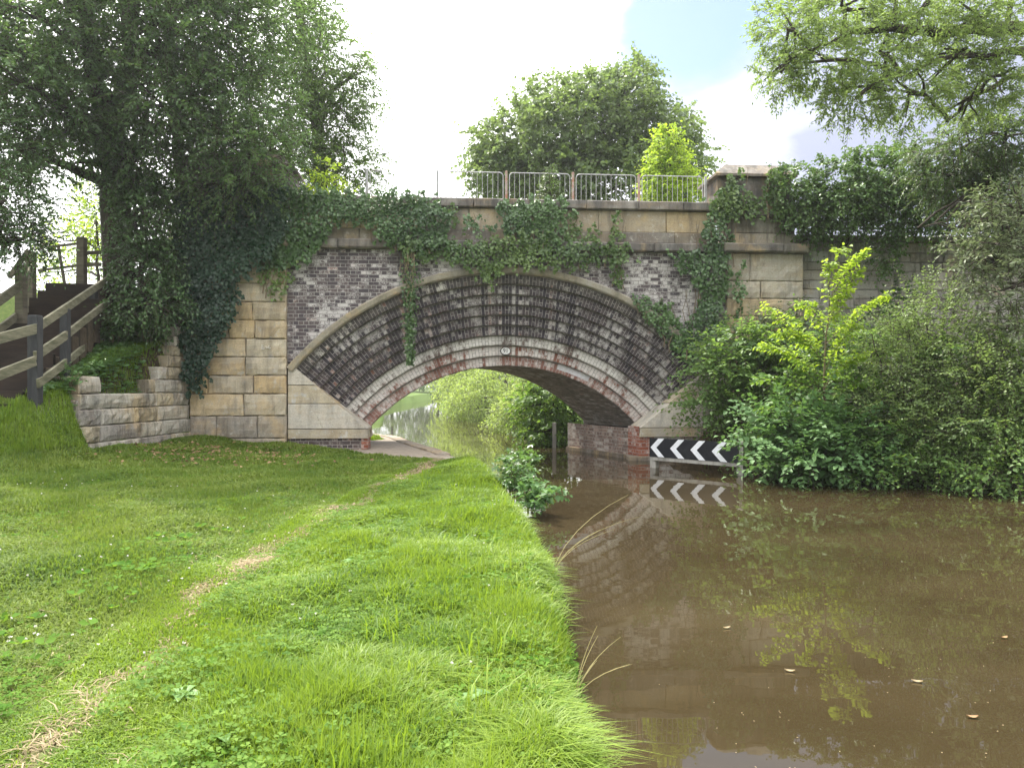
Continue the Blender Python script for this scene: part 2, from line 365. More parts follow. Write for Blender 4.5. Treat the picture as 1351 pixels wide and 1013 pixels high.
def axis(segs):
    a = []
    for x0, x1, st in segs: a += list(np.arange(x0, x1, st))
    return np.array(a + [segs[-1][1]])
gx = axis([(-300, -100, 40), (-100, -30, 7), (-30, -12, 1.0), (-12, 10, .16), (10, 30, .8), (30, 100, 7), (100, 300, 40)])
gy = axis([(-60, -4, 4), (-4, 1, .5), (1, 26, .16), (26, 60, .8), (60, 180, 4), (180, 400, 20)])
GX, GY = np.meshgrid(gx, gy); GZ = height(GX, GY)
far = sstep(GY, 190, 260); GZ = GZ * (1 - far) + far * 2.0
V = np.stack([GX, GY, GZ], -1).reshape(-1, 3); nxg, nyg = len(gx), len(gy)
ii = (np.arange(nyg - 1)[:, None] * nxg + np.arange(nxg - 1)[None]).ravel()
gme = np_mesh('ground', V, np.stack([ii, ii + 1, ii + nxg + 1, ii + nxg], 1), smooth=True)
pa = gme.attributes.new('path', 'FLOAT', 'POINT'); pa.data.foreach_set('value', path_mask(V[:, 0], V[:, 1]).astype(np.float32))
lawn = (V[:, 0] < bankL(V[:, 1]) - .1).astype(np.float32) * (1 - np.clip((V[:, 2] - 1.2) / .6, 0, 1)); lawn = np.where(V[:, 1] > 18.5, (V[:, 2] < 1.0), lawn); lawn = np.maximum(lawn, np.where((V[:, 0] < -10.3) | (V[:, 1] > 30) | (V[:, 0] > 10.5), .8, 0) * (V[:, 2] > .15))
pa = gme.attributes.new('lawn', 'FLOAT', 'POINT'); pa.data.foreach_set('value', lawn.astype(np.float32))
a = NT('ground_soil'); ob = a.coord('Object')
n1 = a.noise(ob, 1.3, 5); n2 = a.noise(ob, 14, 5, .65); n3 = a.noise(ob, 60, 3, .7)
gr = a.mix(a.rng(n2, .35, .7), (.055, .105, .018), (.10, .15, .03)); gr = a.mix(a.rng(n3, .45, .75, 0, .5), gr, (.12, .10, .05))
soil = a.mix(a.rng(n2, .35, .7), (.035, .028, .018), (.085, .06, .035))
gcol = a.mix(a.attr('lawn').outputs['Fac'], soil, gr)
straw = a.mix(a.rng(n3, .4, .7), (.22, .17, .11), (.13, .095, .06))
gcol = a.mix(a.attr('path').outputs['Fac'], gcol, straw)
ground = link('ground', gme, a.done(a.pbsdf(gcol, .95, a.bump(n3, .6, .03), spec=.1).outputs[0])); tag(ground, kind='structure')

# water
a = NT('canal_water'); ob = a.coord('Object')
wv = a.noise(a.mapping(ob, (.55, .75, 1)), 1.6, 3, .5); wv2 = a.noise(ob, 7, 2, .5)
turb = a.noise(a.mapping(ob, (.25, .5, 1)), 1.0, 4, .6)
wc = a.mix(a.rng(turb, .35, .7), (.028, .0205, .0098), (.043, .0325, .0165))
p = a.pbsdf(wc, .012, a.bump(a.math('ADD', a.math('MULTIPLY', wv, 1.0), a.math('MULTIPLY', wv2, .06)), .035, .08), spec=.62); p.inputs['IOR'].default_value = 1.333
wm = MB(); xs = [-60, -20, -5, 10, 40, 120]; ys = [-60, -5, 10, 30, 80, 175]
for x0, x1 in zip(xs[:-1], xs[1:]):
    for y0, y1 in zip(ys[:-1], ys[1:]): wm.face([(x0, y0, 0), (x1, y0, 0), (x1, y1, 0), (x0, y1, 0)])
water = wm.build('water', a.done(p.outputs[0])); tag(water, kind='structure')

# towpath under the arch, with its stone edge
M_pave = None
a = NT('towpath_paving'); ob = a.coord('Object')
b = a.n('ShaderNodeTexBrick'); a.put(b.inputs['Vector'], a.mapping(ob, rot=(0, 0, .5))); b.inputs['Scale'].default_value = 1; b.inputs['Brick Width'].default_value = .22; b.inputs['Row Height'].default_value = .11; b.inputs['Mortar Size'].default_value = .008
a.put(b.inputs['Color1'], (.17, .14, .115)); a.put(b.inputs['Color2'], (.30, .255, .21)); a.put(b.inputs['Mortar'], (.12, .10, .08))
dirt = a.noise(ob, 2.2, 6, .65); n3 = a.noise(ob, 50, 4, .7)
pc = a.mix(a.rng(dirt, .38, .6), b.outputs['Color'], (.23, .19, .145)); pc = a.mix(a.rng(n3, .45, .8, 0, .5), pc, (.42, .37, .30))
M_pave = a.done(a.pbsdf(pc, .9, a.bump(a.math('ADD', n3, b.outputs['Fac']), .4, .01)).outputs[0])
tp = MB(); ys = np.arange(15.3, 24.6, .3)
for y0, y1 in zip(ys[:-1], ys[1:]):
    L0 = bankL(y0) - .02; L1 = bankL(y1) - .02
    wl = lambda y: bankL(y) - np.interp(y, TP_Y, TP_W)
    h0, h1 = np.interp([y0, y1], [15.3, 16.6], [.20, .30])
    tp.face([(wl(y0), y0, h0), (L0, y0, h0), (L1, y1, h1), (wl(y1), y1, h1)])
    tp.face([(L0, y0, h0), (L0 + .03, y0, -.5), (L1 + .03, y1, -.5), (L1, y1, h1)])
tag(tp.build('towpath', M_pave), kind='structure')
M_edge = stone_mat('edge_stone', soot=.15, lichen=.2, bump=.6, white=.25)
ke = MB(); rng = np.random.default_rng(5)
y = 15.5
while y < 22.6:
    l = rng.uniform(.55, .95); c = rng.uniform(.8, 1.15); q = [(bankL(y) - .30, y), (bankL(y) + .02, y), (bankL(y + l - .03) + .02, y + l - .03), (bankL(y + l - .03) - .30, y + l - .03)]
    ke.frustum_box(q, -.4, np.interp(y, [15.3, 16.6], [.25, .335]) + rng.normal(0, .006), .02, (.30 * c, .25 * c, .19 * c)); y += l
tag(ke.build('towpath_kerb', M_edge), kind='structure')

# ================================================================== the bridge
TH = math.atan(.075); O = Vector((0, 17.9, 0)); eu = Vector((math.cos(TH), math.sin(TH), 0)); ev = Vector((-math.sin(TH), math.cos(TH), 0))
def F(px, py, v=0.0):
    t = (px - 675.5) / FPX; s = (HOR - py) / FPX
    lam = (v + O.dot(ev)) / (-t * math.sin(TH) + math.cos(TH))
    P = Vector((t * lam, lam, CAM_Z + s * lam)); return (P - O).dot(eu), P.z
def lam_at(px, v): return (v + O.dot(ev)) / (-((px - 675.5) / FPX) * math.sin(TH) + math.cos(TH))
def W(u, v, z): q = O + eu * u + ev * v; return np.array([q.x, q.y, z])
U = lambda px, v=0: F(px, 500, v)[0]
Z = lambda py, px=667, v=0: F(px, py, v)[1]
bridge = empty('canal_bridge', O, 'old brick and sandstone arch bridge with stepped arch rings over the brown canal', 'bridge', rz=TH)
rng = np.random.default_rng(11)

M_brick = brick_mat('spandrel_brick', (.080, .066, .076), (.155, .118, .115), (.40, .38, .36), white=.48, wcol=(.58, .55, .54), red=.0, squash=.5, wside=.05, soot=.45)
M_ringdark = brick_mat('ring_brick_dark', (.042, .036, .046), (.115, .088, .088), (.34, .32, .30), white=.44, wcol=(.48, .46, .44), red=.05, off=0.0, squash=.5, w=.232, h=.083, soot=.20)
M_ringtop = brick_mat('ring_brick_top', (.05, .045, .045), (.10, .085, .075), (.34, .31, .28), white=.36, wcol=(.50, .48, .43), red=.03, off=0.0, squash=.5, w=.232, h=.083, soot=.55)
M_ringwhite = brick_mat('ring_brick_limewashed', (.14, .10, .085), (.22, .16, .13), (.42, .40, .36), white=.74, wcol=(.66, .64, .60), red=.03, off=0.0, squash=.5, w=.232, h=.083, soot=.30)
M_ringmix = brick_mat('ring_brick_worn', (.22, .09, .06), (.33, .15, .11), (.46, .43, .40), white=.70, wcol=(.66, .63, .60), red=.05, off=0.0, squash=.5, w=.232, h=.083, soot=.18)
M_ringred = brick_mat('ring_brick_red', (.26, .125, .095), (.36, .20, .16), (.44, .40, .37), white=.52, wcol=(.64, .60, .57), red=.05, off=0.0, squash=.5, w=.232, h=.083, soot=.14)
M_barrel = brick_mat('barrel_brick', (.19, .16, .14), (.30, .25, .22), (.38, .35, .31), white=.44, wcol=(.46, .43, .40), red=.0, w=.235, h=.083, soot=.35)
M_jamb = brick_mat('abutment_brick', (.17, .12, .10), (.30, .20, .16), (.36, .33, .29), white=.44, wcol=(.42, .39, .35), red=.02, squash=.5, soot=.30)
M_quoin = brick_mat('quoin_brick', (.26, .075, .04), (.36, .13, .08), (.38, .32, .29), white=.40, wcol=(.5, .42, .38), red=.0, squash=.5, soot=.25)
M_limewall = brick_mat('limewashed_brick', (.16, .10, .08), (.30, .17, .13), (.42, .40, .36), white=.66, wcol=(.55, .53, .50), red=.05, squash=.5, soot=.18)
M_plinth = brick_mat('plinth_brick', (.055, .045, .05), (.13, .095, .085), (.36, .33, .30), white=.36, wcol=(.46, .43, .40), red=.02, squash=.5, soot=.2)
M_ashlar = stone_mat('ashlar', soot=.36, lichen=.10, bump=.5, white=.22)
M_coping = stone_mat('weathered_coping', soot=.62, lichen=.35, bump=.5, white=.05)
M_impost = stone_mat('springer_stone', soot=.26, lichen=.08, bump=.6, white=.45)
M_hood = stone_mat('hood_stone', soot=.30, lichen=.5, bump=.4, white=.1)

# arch rings, each a step further in than the one above
CPX, CPY, ROUT, PITCH = 667.0, 718.0, 357.0, 13.5
NR = 9; STEP = .115
vr = [.03 + STEP * i for i in range(NR)]
A0 = R(49.5)
def ring_geo(i):
    lam = lam_at(CPX, vr[i]); uc, zc = F(CPX, CPY, vr[i]); return uc, zc, (ROUT - PITCH * i) / FPX * lam, (ROUT - PITCH * (i + 1)) / FPX * lam
def arc_strip(mb, uc, zc, prof, a0, a1, n=72, uvk=None, skew=0.0, c=(.4, .4, .4), wob=0.0, seed=0):
    """prof: list of (radius, depth, uv v); sweeps it round the arch"""
    rs = np.random.default_rng(seed)
    an = np.linspace(-a0, a1, n + 1); rows = []
    jw = [rs.normal(0, wob, len(prof)) for _ in an]
    for k, th in enumerate(an):
        row = []
        for j, (r_, v_, t_) in enumerate(prof):
            rr = r_ + (jw[k][j] if wob else 0)
            row.append(((uc + rr * math.sin(th) + skew * v_, v_ + (jw[k][j] * .5 if wob else 0), zc + rr * math.cos(th)), (t_, th * prof[0][0])))
        rows.append(row)
    for A, B in zip(rows[:-1], rows[1:]):
        for j in range(len(prof) - 1):
            mb.face([A[j][0], B[j][0], B[j + 1][0], A[j + 1][0]], [A[j][1], B[j][1], B[j + 1][1], A[j + 1][1]], c)
    for row in (rows[0], rows[-1]): mb.face([q[0] for q in row], [q[1] for q in row], c)
ring_mats = [M_ringtop] + [M_ringdark] * 5 + [M_ringwhite, M_ringmix, M_ringred]
for i in range(NR):
    uc, zc, ro, ri = ring_geo(i); m = MB()
    d = .028
    prof = [(ro + .01, vr[i] + .3, .34), (ro + .01, vr[i] + .012, .235), (ro - .02, vr[i], .225), (ri + d * 1.3, vr[i], .03), (ri + d * .35, vr[i] + d * .35, .008), (ri, vr[i] + d * 1.3, -.02), (ri, vr[i] + .35, -.27)]
    arc_strip(m, uc, zc, prof, A0, A0, wob=.004, seed=i)
    o = m.build('arch_ring', ring_mats[i], bridge)
    if i == 6: o['label'] = 'pale limewashed ring of the arch'
    if i == 8: o['label'] = 'lowest ring of worn red brick'
# a patch of bright white paint on the lowest ring
uc, zc, ro, ri = ring_geo(8); m = MB()
arc_strip(m, uc, zc, [(ri + .235, vr[8] - .004, 0), (ri + .10, vr[8] - .004, .2)], -R(16.5), R(27), n=14)
m.build('paint_patch', plain_mat('white_paint_worn', (.62, .62, .64), (.48, .46, .46), .6, 9), bridge)
# hood mould
lam = lam_at(CPX, 0); uc0, zc0 = F(CPX, CPY, 0); RH0 = ROUT / FPX * lam; RH1 = (ROUT + 9) / FPX * lam
m = MB(); arc_strip(m, uc0, zc0, [(RH1, .10, .2), (RH1, -.075, .16), (RH1 - .03, -.10, .13), (RH0 + .03, -.085, .02), (RH0 - .005, -.05, 0), (RH0 - .005, .12, -.1)], R(50.5), R(50), wob=.003, seed=30, c=(.36, .33, .26))
m.build('hood_mould', M_hood, bridge)

# spandrel wall round the arch
uL, uR = U(379), U(958); zt = Z(331)
zL = Z(478, 380)
m = MB(); us = np.unique(np.concatenate([np.linspace(uL, uR, 90)]))
def zarc(u):
    q = (RH0 + .05) ** 2 - (u - uc0) ** 2
    return max(zL, zc0 + math.sqrt(q)) if q > 0 and abs(u - uc0) < (RH0 + .05) * math.sin(R(50.5)) else zL
for a_, b_ in zip(us[:-1], us[1:]):
    za, zb = zarc(a_), zarc(b_)
    m.face([(a_, 0, za), (b_, 0, zb), (b_, 0, zt), (a_, 0, zt)])
m.build('spandrel_wall', M_brick, bridge)
# springer stones: sloping blocks the rings land on
def springer(side):
    m = MB()
    sgn = -1 if side < 0 else 1
    uo = U(380) if side < 0 else U(957)
    pts = []
    u0_, z0_ = uc0 + sgn * (RH0 + .12) * math.sin(R(49.7)), zc0 + (RH0 + .12) * math.cos(R(49.7))
    r_in = (ROUT - PITCH * NR) / FPX * lam - .015
    u1_, z1_ = uc0 + sgn * r_in * math.sin(R(49.7)), zc0 + r_in * math.cos(R(49.7))
    zb = z1_ - .20
    courses = [(z1_ - .2, z1_ + .02), (z1_ + .02, z1_ + .60), (z1_ + .60, z1_ + 1.02), (z1_ + 1.02, z0_ + .03)]
    for k, (za, zb_) in enumerate(courses):
        f = lambda z: u1_ + (u0_ - u1_) * np.clip((z - z1_) / (z0_ - z1_), 0, 1)
        cc = [(.50, .44, .32), (.60, .56, .48), (.60, .52, .38), (.58, .54, .46)][k]
        q = [(uo, za), (f(za), za), (f(zb_), zb_), (uo, zb_)]
        cut = [1.0] if k in (0, 3) else [.45 if k == 1 else .6, 1.0]
        p_ = 0.0
        for cx in cut:
            lerp = lambda a_, b_, t: a_ + (b_ - a_) * t
            g = .006
            P = [(lerp(q[0][0], q[1][0], p_) , q[0][1] + g), (lerp(q[0][0], q[1][0], cx), q[1][1] + g), (lerp(q[3][0], q[2][0], cx), q[2][1] - g), (lerp(q[3][0], q[2][0], p_), q[3][1] - g)]
            if p_ > 0: P[0] = (P[0][0] - sgn * -g, P[0][1]); P[3] = (P[3][0] - sgn * -g, P[3][1])
            vv = -.02 - (.015 if k == 0 else 0)
            jit = rng.uniform(.92, 1.08); c3 = tuple(x * jit for x in cc)
            fr = [(a_, vv, b_) for a_, b_ in P]; bk = [(a_, 1.0, b_) for a_, b_ in P]
            cxm = sum(a_ for a_, b_ in P) / 4; czm = sum(b_ for a_, b_ in P) / 4
            ins = [(a_ + (cxm - a_) * .03, vv - .012, b_ + (czm - b_) * .05) for a_, b_ in P]
            m.face(ins if sgn < 0 else ins[::-1], c=c3)
            for t in range(4):
                t2 = (t + 1) % 4
                m.face([fr[t], fr[t2], ins[t2], ins[t]], c=c3); m.face([bk[t], bk[t2], fr[t2], fr[t]], c=c3)
            p_ = cx
    m.build('springer', M_impost, bridge)
    return u1_, z1_
uLi, zLi = springer(-1); uRi, zRi = springer(1)
# abutments: front faces under the springers, then the skewed tunnel walls
SK = -.37; VB = 3.4; V8 = vr[8]
def quad_wall(m, a_, b_, za, zb, flip=False):
    L = math.hypot(b_[0] - a_[0], b_[1] - a_[1]); n = max(1, int(L / .4)); s0 = 0
    for k in range(n):
        f = lambda t: (a_[0] + (b_[0] - a_[0]) * t, a_[1] + (b_[1] - a_[1]) * t)
        p0, p1 = f(k / n), f((k + 1) / n)
        m.face([(*p0, za), (*p1, za), (*p1, zb), (*p0, zb)], [(L * k / n, za), (L * (k + 1) / n, za), (L * (k + 1) / n, zb), (L * k / n, zb)])
m = MB(); quad_wall(m, (U(380), .0), (uLi - .16, .0), -.6, zLi - .2); m.build('plinth', M_plinth, bridge)
m = MB(); quad_wall(m, (uLi - .16, -.004), (uLi, -.004), -.6, zLi - .2); quad_wall(m, (uLi, -.004), (uLi, .45), -.6, zLi - .18); m.build('quoin', M_quoin, bridge)
m = MB(); quad_wall(m, (uRi + .36, 0), (U(957), 0), -.6, zRi - .2); m.build('plinth', M_limewall, bridge)
m = MB(); quad_wall(m, (uRi, -.004), (uRi + .36, -.004), -.6, zRi - .2); quad_wall(m, (uRi - .14, .55), (uRi, -.004), -.6, zRi + .05); m.build('quoin', M_quoin, bridge)
uc8, zc8, ro8, ri8 = ring_geo(8)
def tun(u, v): return (u + SK * (v - .55), v)
zsp = zc8 + ri8 * math.cos(A0)
m = MB()
quad_wall(m, tun(uRi - .14, VB), tun(uRi - .14, .55), -.6, zsp + .02)
m.build('abutment_wall', M_jamb, bridge); m = MB()
quad_wall(m, (uLi, .45), (uLi + SK * (VB - .45), VB), -.6, zsp + .02)
m.build('abutment_wall', M_jamb, bridge)
m = MB(); n = 60; an = np.linspace(-A0, A0, n + 1); vv = [V8 + .03, 1.1, 1.7, 2.3, 2.9, VB]
for k in range(n):
    for v0, v1 in zip(vv[:-1], vv[1:]):
        g = lambda th, v: (uc8 + ri8 * math.sin(th) + SK * (v - V8), v, zc8 + ri8 * math.cos(th) + .004)
        m.face([g(an[k], v0), g(an[k], v1), g(an[k + 1], v1), g(an[k + 1], v0)], [(v0, an[k] * ri8), (v1, an[k] * ri8), (v1, an[k + 1] * ri8), (v0, an[k + 1] * ri8)])
m.build('arch_barrel', M_barrel, bridge)
# ledge at the water on the right abutment
m = MB(); k0, k1 = tun(uRi - .14, VB - .1), tun(uRi - .14, .5)
m.frustum_box([(k0[0] - .10, k0[1]), (k1[0] - .10, k1[1]), (k1[0] + .1, k1[1]), (k0[0] + .1, k0[1])], -.5, .09, .02, (.12, .10, .08)); m.frustum_box([(uRi - .28, -.10), (U(930), -.10), (U(930), .2), (uRi - .2, .52)], -.5, .10, .02, (.20, .17, .14))
m.build('water_ledge', M_coping, bridge)
# rear face
m = MB(); uc9 = uc8 + SK * (VB - V8)
for a_, b_ in zip(np.linspace(-9, 9, 121)[:-1], np.linspace(-9, 9, 121)[1:]):
    def zl(u):
        q = ri8 ** 2 - (u - uc9) ** 2
        return zc8 + math.sqrt(q) if abs(u - uc9) < ri8 * math.sin(A0) else -.6
    m.face([(a_, VB, zl(a_)), (b_, VB, zl(b_)), (b_, VB, 6.0), (a_, VB, 6.0)])
m.face([(-9, VB + .35, 6.0), (9, VB + .35, 6.0), (9, VB, 6.0), (-9, VB, 6.0)])
m.build('rear_wall', M_barrel, bridge)
m = MB(); m.box(-9, 9, .1, VB - .01, 4.75, 5.0); m.build('deck', M_coping, bridge)

# string course, parapet, coping
def slab_row(m, u0, u1, v0, depth, z0, z1, lmin, lmax, cols, rough=.006, ch=.014, gap=.008):
    u = u0
    while u < u1 - .05:
        l = min(rng.uniform(lmin, lmax), u1 - u)
        if u1 - u - l < lmin * .5: l = u1 - u
        c = np.array(cols[rng.integers(len(cols))]) * rng.uniform(.88, 1.12)
        m.rock((u + gap / 2, v0), (u + l - gap / 2, v0), (0, -1), z0 + gap / 2, z1 - gap / 2, depth, rng, rough, ch, tuple(c), nx=5, nz=3)
        u += l
GREY = [(.17, .16, .15), (.21, .19, .17), (.14, .13, .125)]
BUFF = [(.58, .41, .20), (.62, .46, .25), (.55, .47, .34), (.54, .49, .40), (.62, .57, .46), (.66, .53, .34)]
PANEL = [(.48, .38, .24), (.40, .34, .25), (.54, .43, .28), (.33, .30, .26)]
zc_t, zc_b = Z(263), Z(275); zp_b = Z(304); zs_t, zs_b = Z(319), Z(331)
ua, ub = U(380), U(944)
m = MB(); slab_row(m, ua, ub, -.10, .62, zc_b, zc_t, 1.0, 1.7, GREY, .008, .02); m.build('coping', M_coping, bridge)
m = MB(); slab_row(m, ua, ub, .02, .40, zp_b, zc_b, 1.1, 2.0, PANEL); m.build('parapet', M_ashlar, bridge)
m = MB(); slab_row(m, ua, ub, -.03, .5, zs_t, zp_b, 1.1, 1.9, [(.22, .19, .15), (.27, .235, .18), (.18, .165, .15)]); m.build('parapet_base', M_ashlar, bridge)
m = MB(); slab_row(m, U(379) + .0, U(957) - .0, -.17, .5, zs_b, zs_t, .9, 1.6, GREY, .008, .03); m.build('string_course', M_coping, bridge)
# piers at both ends: ashlar pilaster, string course band, pedestal with a hipped cap
def pier(u0, u1, zbot, ped0, ped1, capf):
    zz = [zbot]; z = zbot
    top = zs_b
    hs = [.32, .50, .5] if zbot > 0 else [.5, .5]
    while z < top - .2:
        h = hs.pop(0) if hs else .415
        if top - z - h < .25: h = top - z
        zz.append(z + h); z += h
    m = MB(); m.box(u0 + .03, u1 - .03, -.09, .8, zbot, top - .01, (.07, .065, .06))
    for k, (za, zb) in enumerate(zip(zz[:-1], zz[1:])):
        u = u0
        first = True
        while u < u1 - .05:
            l = rng.uniform(.55, 1.25)
            if first and k % 2: l *= .55
            first = False
            if u1 - u - l < .4: l = u1 - u
            hgt = (za - zbot) / (top - zbot)
            pool = BUFF if .15 < hgt < .75 else [(.52, .47, .38), (.56, .46, .31), (.44, .41, .36), (.58, .52, .42)]
            if k < 2 and zbot > 0: pool = [(.30, .27, .23), (.36, .32, .27), (.40, .35, .27)]
            c = (np.array(pool[rng.integers(len(pool))]) * .55 + np.array(pool).mean(0) * .45) * rng.uniform(.86, 1.1)
            g1, g2 = .006 + rng.normal(0, .002), .006 + rng.normal(0, .0025)
            m.rock((u + g1, -.13 + rng.normal(0, .006)), (u + l - g1, -.13 + rng.normal(0, .006)), (0, -1), za + abs(g2), zb - abs(g1), .9, rng, .016, .024, tuple(c), nx=9, nz=5)
            u += l
    m.build('pilaster', M_ashlar, bridge)
    m = MB(); slab_row(m, u0 - .12, u1 + .08, -.32, 1.2, zs_b, zs_t, 1.0, 1.5, GREY, .008, .03); m.build('string_course', M_coping, bridge)
    m = MB(); zA = Z(283)
    slab_row(m, u0 + .05, u1 - .2, -.12, .8, zs_t, zp_b, .9, 1.5, [(.36, .31, .24), (.30, .27, .23)]); slab_row(m, u0 + .05, u1 - .2, -.10, .8, zp_b, zA, .9, 1.5, [(.24, .2, .17), (.2, .18, .16)])
    slab_row(m, ped0, ped1, -.20, 1.0, zA, Z(265), 1.2, 2.0, GREY, .008, .03)
    zt1, zt2 = Z(229), Z(218)
    m.frustum_box([(ped0 + .08, -.10), (ped1 - .08, -.10), (ped1 - .08, 1.0), (ped0 + .08, 1.0)], Z(265) + .004, zt1, .02, (.13, .12, .12))
    a0, a1, b0, b1 = ped0 - .02, ped1 + .02, -.22, 1.12
    lo = [(a0, b0, zt1 + .003), (a1, b0, zt1 + .003), (a1, b1, zt1 + .003), (a0, b1, zt1 + .003)]; md = [(x, y_, zt1 + .06) for x, y_, _ in lo]
    hi = [(a0 + .36, b0 + .36, zt2 + .17), (a1 - .36, b0 + .36, zt2 + .17), (a1 - .36, b1 - .36, zt2 + .17), (a0 + .36, b1 - .36, zt2 + .17)]
    for A, B in ((lo, md), (md, hi)):
        for k in range(4): m.face([A[k], A[(k + 1) % 4], B[(k + 1) % 4], B[k]], c=(.20, .185, .165))
    m.face(hi, c=(.2, .185, .165)); m.face(lo[::-1], c=(.2, .185, .165))
    m.build('pedestal', M_coping, bridge)
pier(U(252), U(379), .25, U(236), U(388), 0)
pier(U(957), U(1057), -.5, U(941), U(1046), 1)
# oval number plate on the worn ring
un, zn = F(667, 463, vr[7]); rpl = 4.6 / FPX * lam
m = MB(); N = 40; E = lambda r, v: [(un + 1.15 * r * math.cos(6.28319 * k / N), v, zn + .88 * r * math.sin(6.28319 * k / N)) for k in range(N)]
a_, b_, c_ = E(.115, vr[7] + .01), E(.115, vr[7] - .02), E(.10, vr[7] - .026)
for A, B in ((a_, b_), (b_, c_)):
    for k in range(N): m.face([A[k], A[(k + 1) % N], B[(k + 1) % N], B[k]])
plate = m.build('number_plate', plain_mat('black_rim', (.03, .03, .03), rough=.5), bridge)
m = MB(); m.face(E(.096, vr[7] - .0275)); m.build('plate_face', plain_mat('white_enamel', (.75, .75, .73), (.62, .61, .58), .4, 8), plate)
fc = bpy.data.curves.new('plate_number', 'FONT'); fc.body = '91'; fc.size = .135; fc.align_x = 'CENTER'; fc.align_y = 'CENTER'; fc.extrude = .002
fo = bpy.data.objects.new('lettering', fc); fme = bpy.data.meshes.new_from_object(fo); bpy.data.objects.remove(fo)
fo = link('plate_number', fme, plain_mat('black_figures', (.02, .02, .02)), plate, (un, vr[7] - .031, zn)); fo.rotation_euler = (R(90), 0, 0)
# pale scratched scrawl on one ashlar block
def scrawl(strokes, px0, py0, k):
    m = MB()
    for s in strokes:
        for p, q in zip(s[:-1], s[1:]):
            a_, b_ = F(px0 + p[0] * k, py0 + p[1] * k, -.152), F(px0 + q[0] * k, py0 + q[1] * k, -.152)
            m.bar((a_[0], -.152, a_[1]), (b_[0], -.152, b_[1]), .012, .012, up=(0, 1, 0))
    m.build('scratched_writing', plain_mat('chalk', (.70, .68, .62), (.6, .57, .5), .9), bridge)
scrawl([[(0, -3), (0, 3), (2.4, 3), (2.8, 1), (0, .2)], [(0, -1.5), (2, -2)], [(5, -1), (6, 2), (7, 0), (8, 2), (9, -2)], [(9.5, 2.5), (10.2, 1), (11, 2)]], 345.5, 457.5, 1.05)

# ------------------------------------------------------------------ side walls
M_rubble = stone_mat('wing_stone', soot=.62, lichen=.30, bump=1.0, white=.3)
ww = empty('curved_retaining_wall', (-7.4, 15, .4), 'low curved wall of rough weathered stone blocks holding back the grassy bank left of the arch', 'wall')
m = MB(); cap = MB()
wy = np.linspace(17.25, 13.0, 200); wx = np.interp(wy, WALL_Y, WALL_X); seg = np.concatenate([[0], np.cumsum(np.hypot(np.diff(wx), np.diff(wy)))])
def along(s): return np.interp(s, seg, wx), np.interp(s, seg, wy)
Ltot = seg[-1]
courses = [(.12, .42, Ltot - .0), (.42, .72, Ltot - .05), (.72, 1.02, Ltot - .15), (1.02, 1.32, Ltot - .25), (1.32, 1.6, Ltot - .38), (1.6, 1.88, 1.75), (1.88, 2.15, 1.25), (2.15, 2.4, .85), (2.4, 2.62, .62), (2.62, 2.84, .5), (2.84, 3.05, .4)]
STN = [(.40, .38, .33), (.46, .43, .37), (.31, .285, .26), (.44, .38, .27), (.50, .46, .39)]
for za, zb, Lc in courses:
    s = 0
    while s < Lc - .05:
        l = rng.uniform(.65, 1.4)
        if Lc - s - l < .3: l = Lc - s
        x0, y0 = along(s + .008); x1, y1 = along(s + l - .008); n2 = nrm(np.array([-(y1 - y0), (x1 - x0)])) ; n2 = n2 * np.sign(n2[0])
        c = np.array(STN[rng.integers(len(STN))]) * rng.uniform(.85, 1.1)
        off = (zb - .4) * -.05
        m.rock((x1 + off, y1), (x0 + off, y0), n2, za + .005, zb - .005, .4, rng, .016, .022, tuple(c), nx=9, nz=5)
        s += l
x0, y0 = along(Ltot - 1.05); x1, y1 = along(Ltot - .45)
m.rock((x1 - .08, y1), (x0 - .08, y0), (1, 0), 1.607, 1.90, .5, rng, .03, .03, (.42, .38, .31))
for k, (za, zb, xo) in enumerate([(.2, .55, .0), (.5, .85, -.08), (.85, 1.2, -.2), (1.2, 1.5, -.3)]):    # broken end turned back into the bank
    x1, y1 = along(Ltot - .05 - .1 * k)
    c = np.array(STN[rng.integers(len(STN))])
    m.rock((x1 - .62, y1 - .22 + rng.normal(0, .05)), (x1 - .03, y1 - .03), nrm(np.array([.25, -1.0])), za, zb - .01, .35, rng, .03, .03, tuple(c))
m.build('stonework', M_rubble, ww, off=(-7.4, 15, .4))

rw = empty('side_wall', O, 'long coursed grey stone wall beyond the bridge pier, overhung with ivy', 'wall', rz=TH)
m = MB(); u0, u1 = U(1057), 17.0
m.box(u0 + .02, u1, .22, .6, -.4, 5.2, (.07, .065, .06))
z = -.4; k = 0
while z < 5.2:
    h = rng.uniform(.215, .26); u = u0 + .01
    while u < u1 - .1:
        l = rng.uniform(.42, .95)
        if k % 2 and u < u0 + .02: l *= .5
        c = np.array([(.50, .48, .45), (.43, .41, .385), (.55, .51, .46), (.38, .36, .34)][rng.integers(4)]) * rng.uniform(.85, 1.12)
        m.rock((u + .005, .17), (min(u + l, u1) - .005, .17), (0, -1), z + .005, z + h - .005, .3, rng, .018, .018, tuple(c), nx=4, nz=3); u += l
    z += h; k += 1
m.build('stonework', M_rubble, rw)
m = MB(); slab_row(m, u0 + .02, u1, .08, .55, z, z + .16, 1, 1.6, GREY); m.build('coping', M_coping, rw)

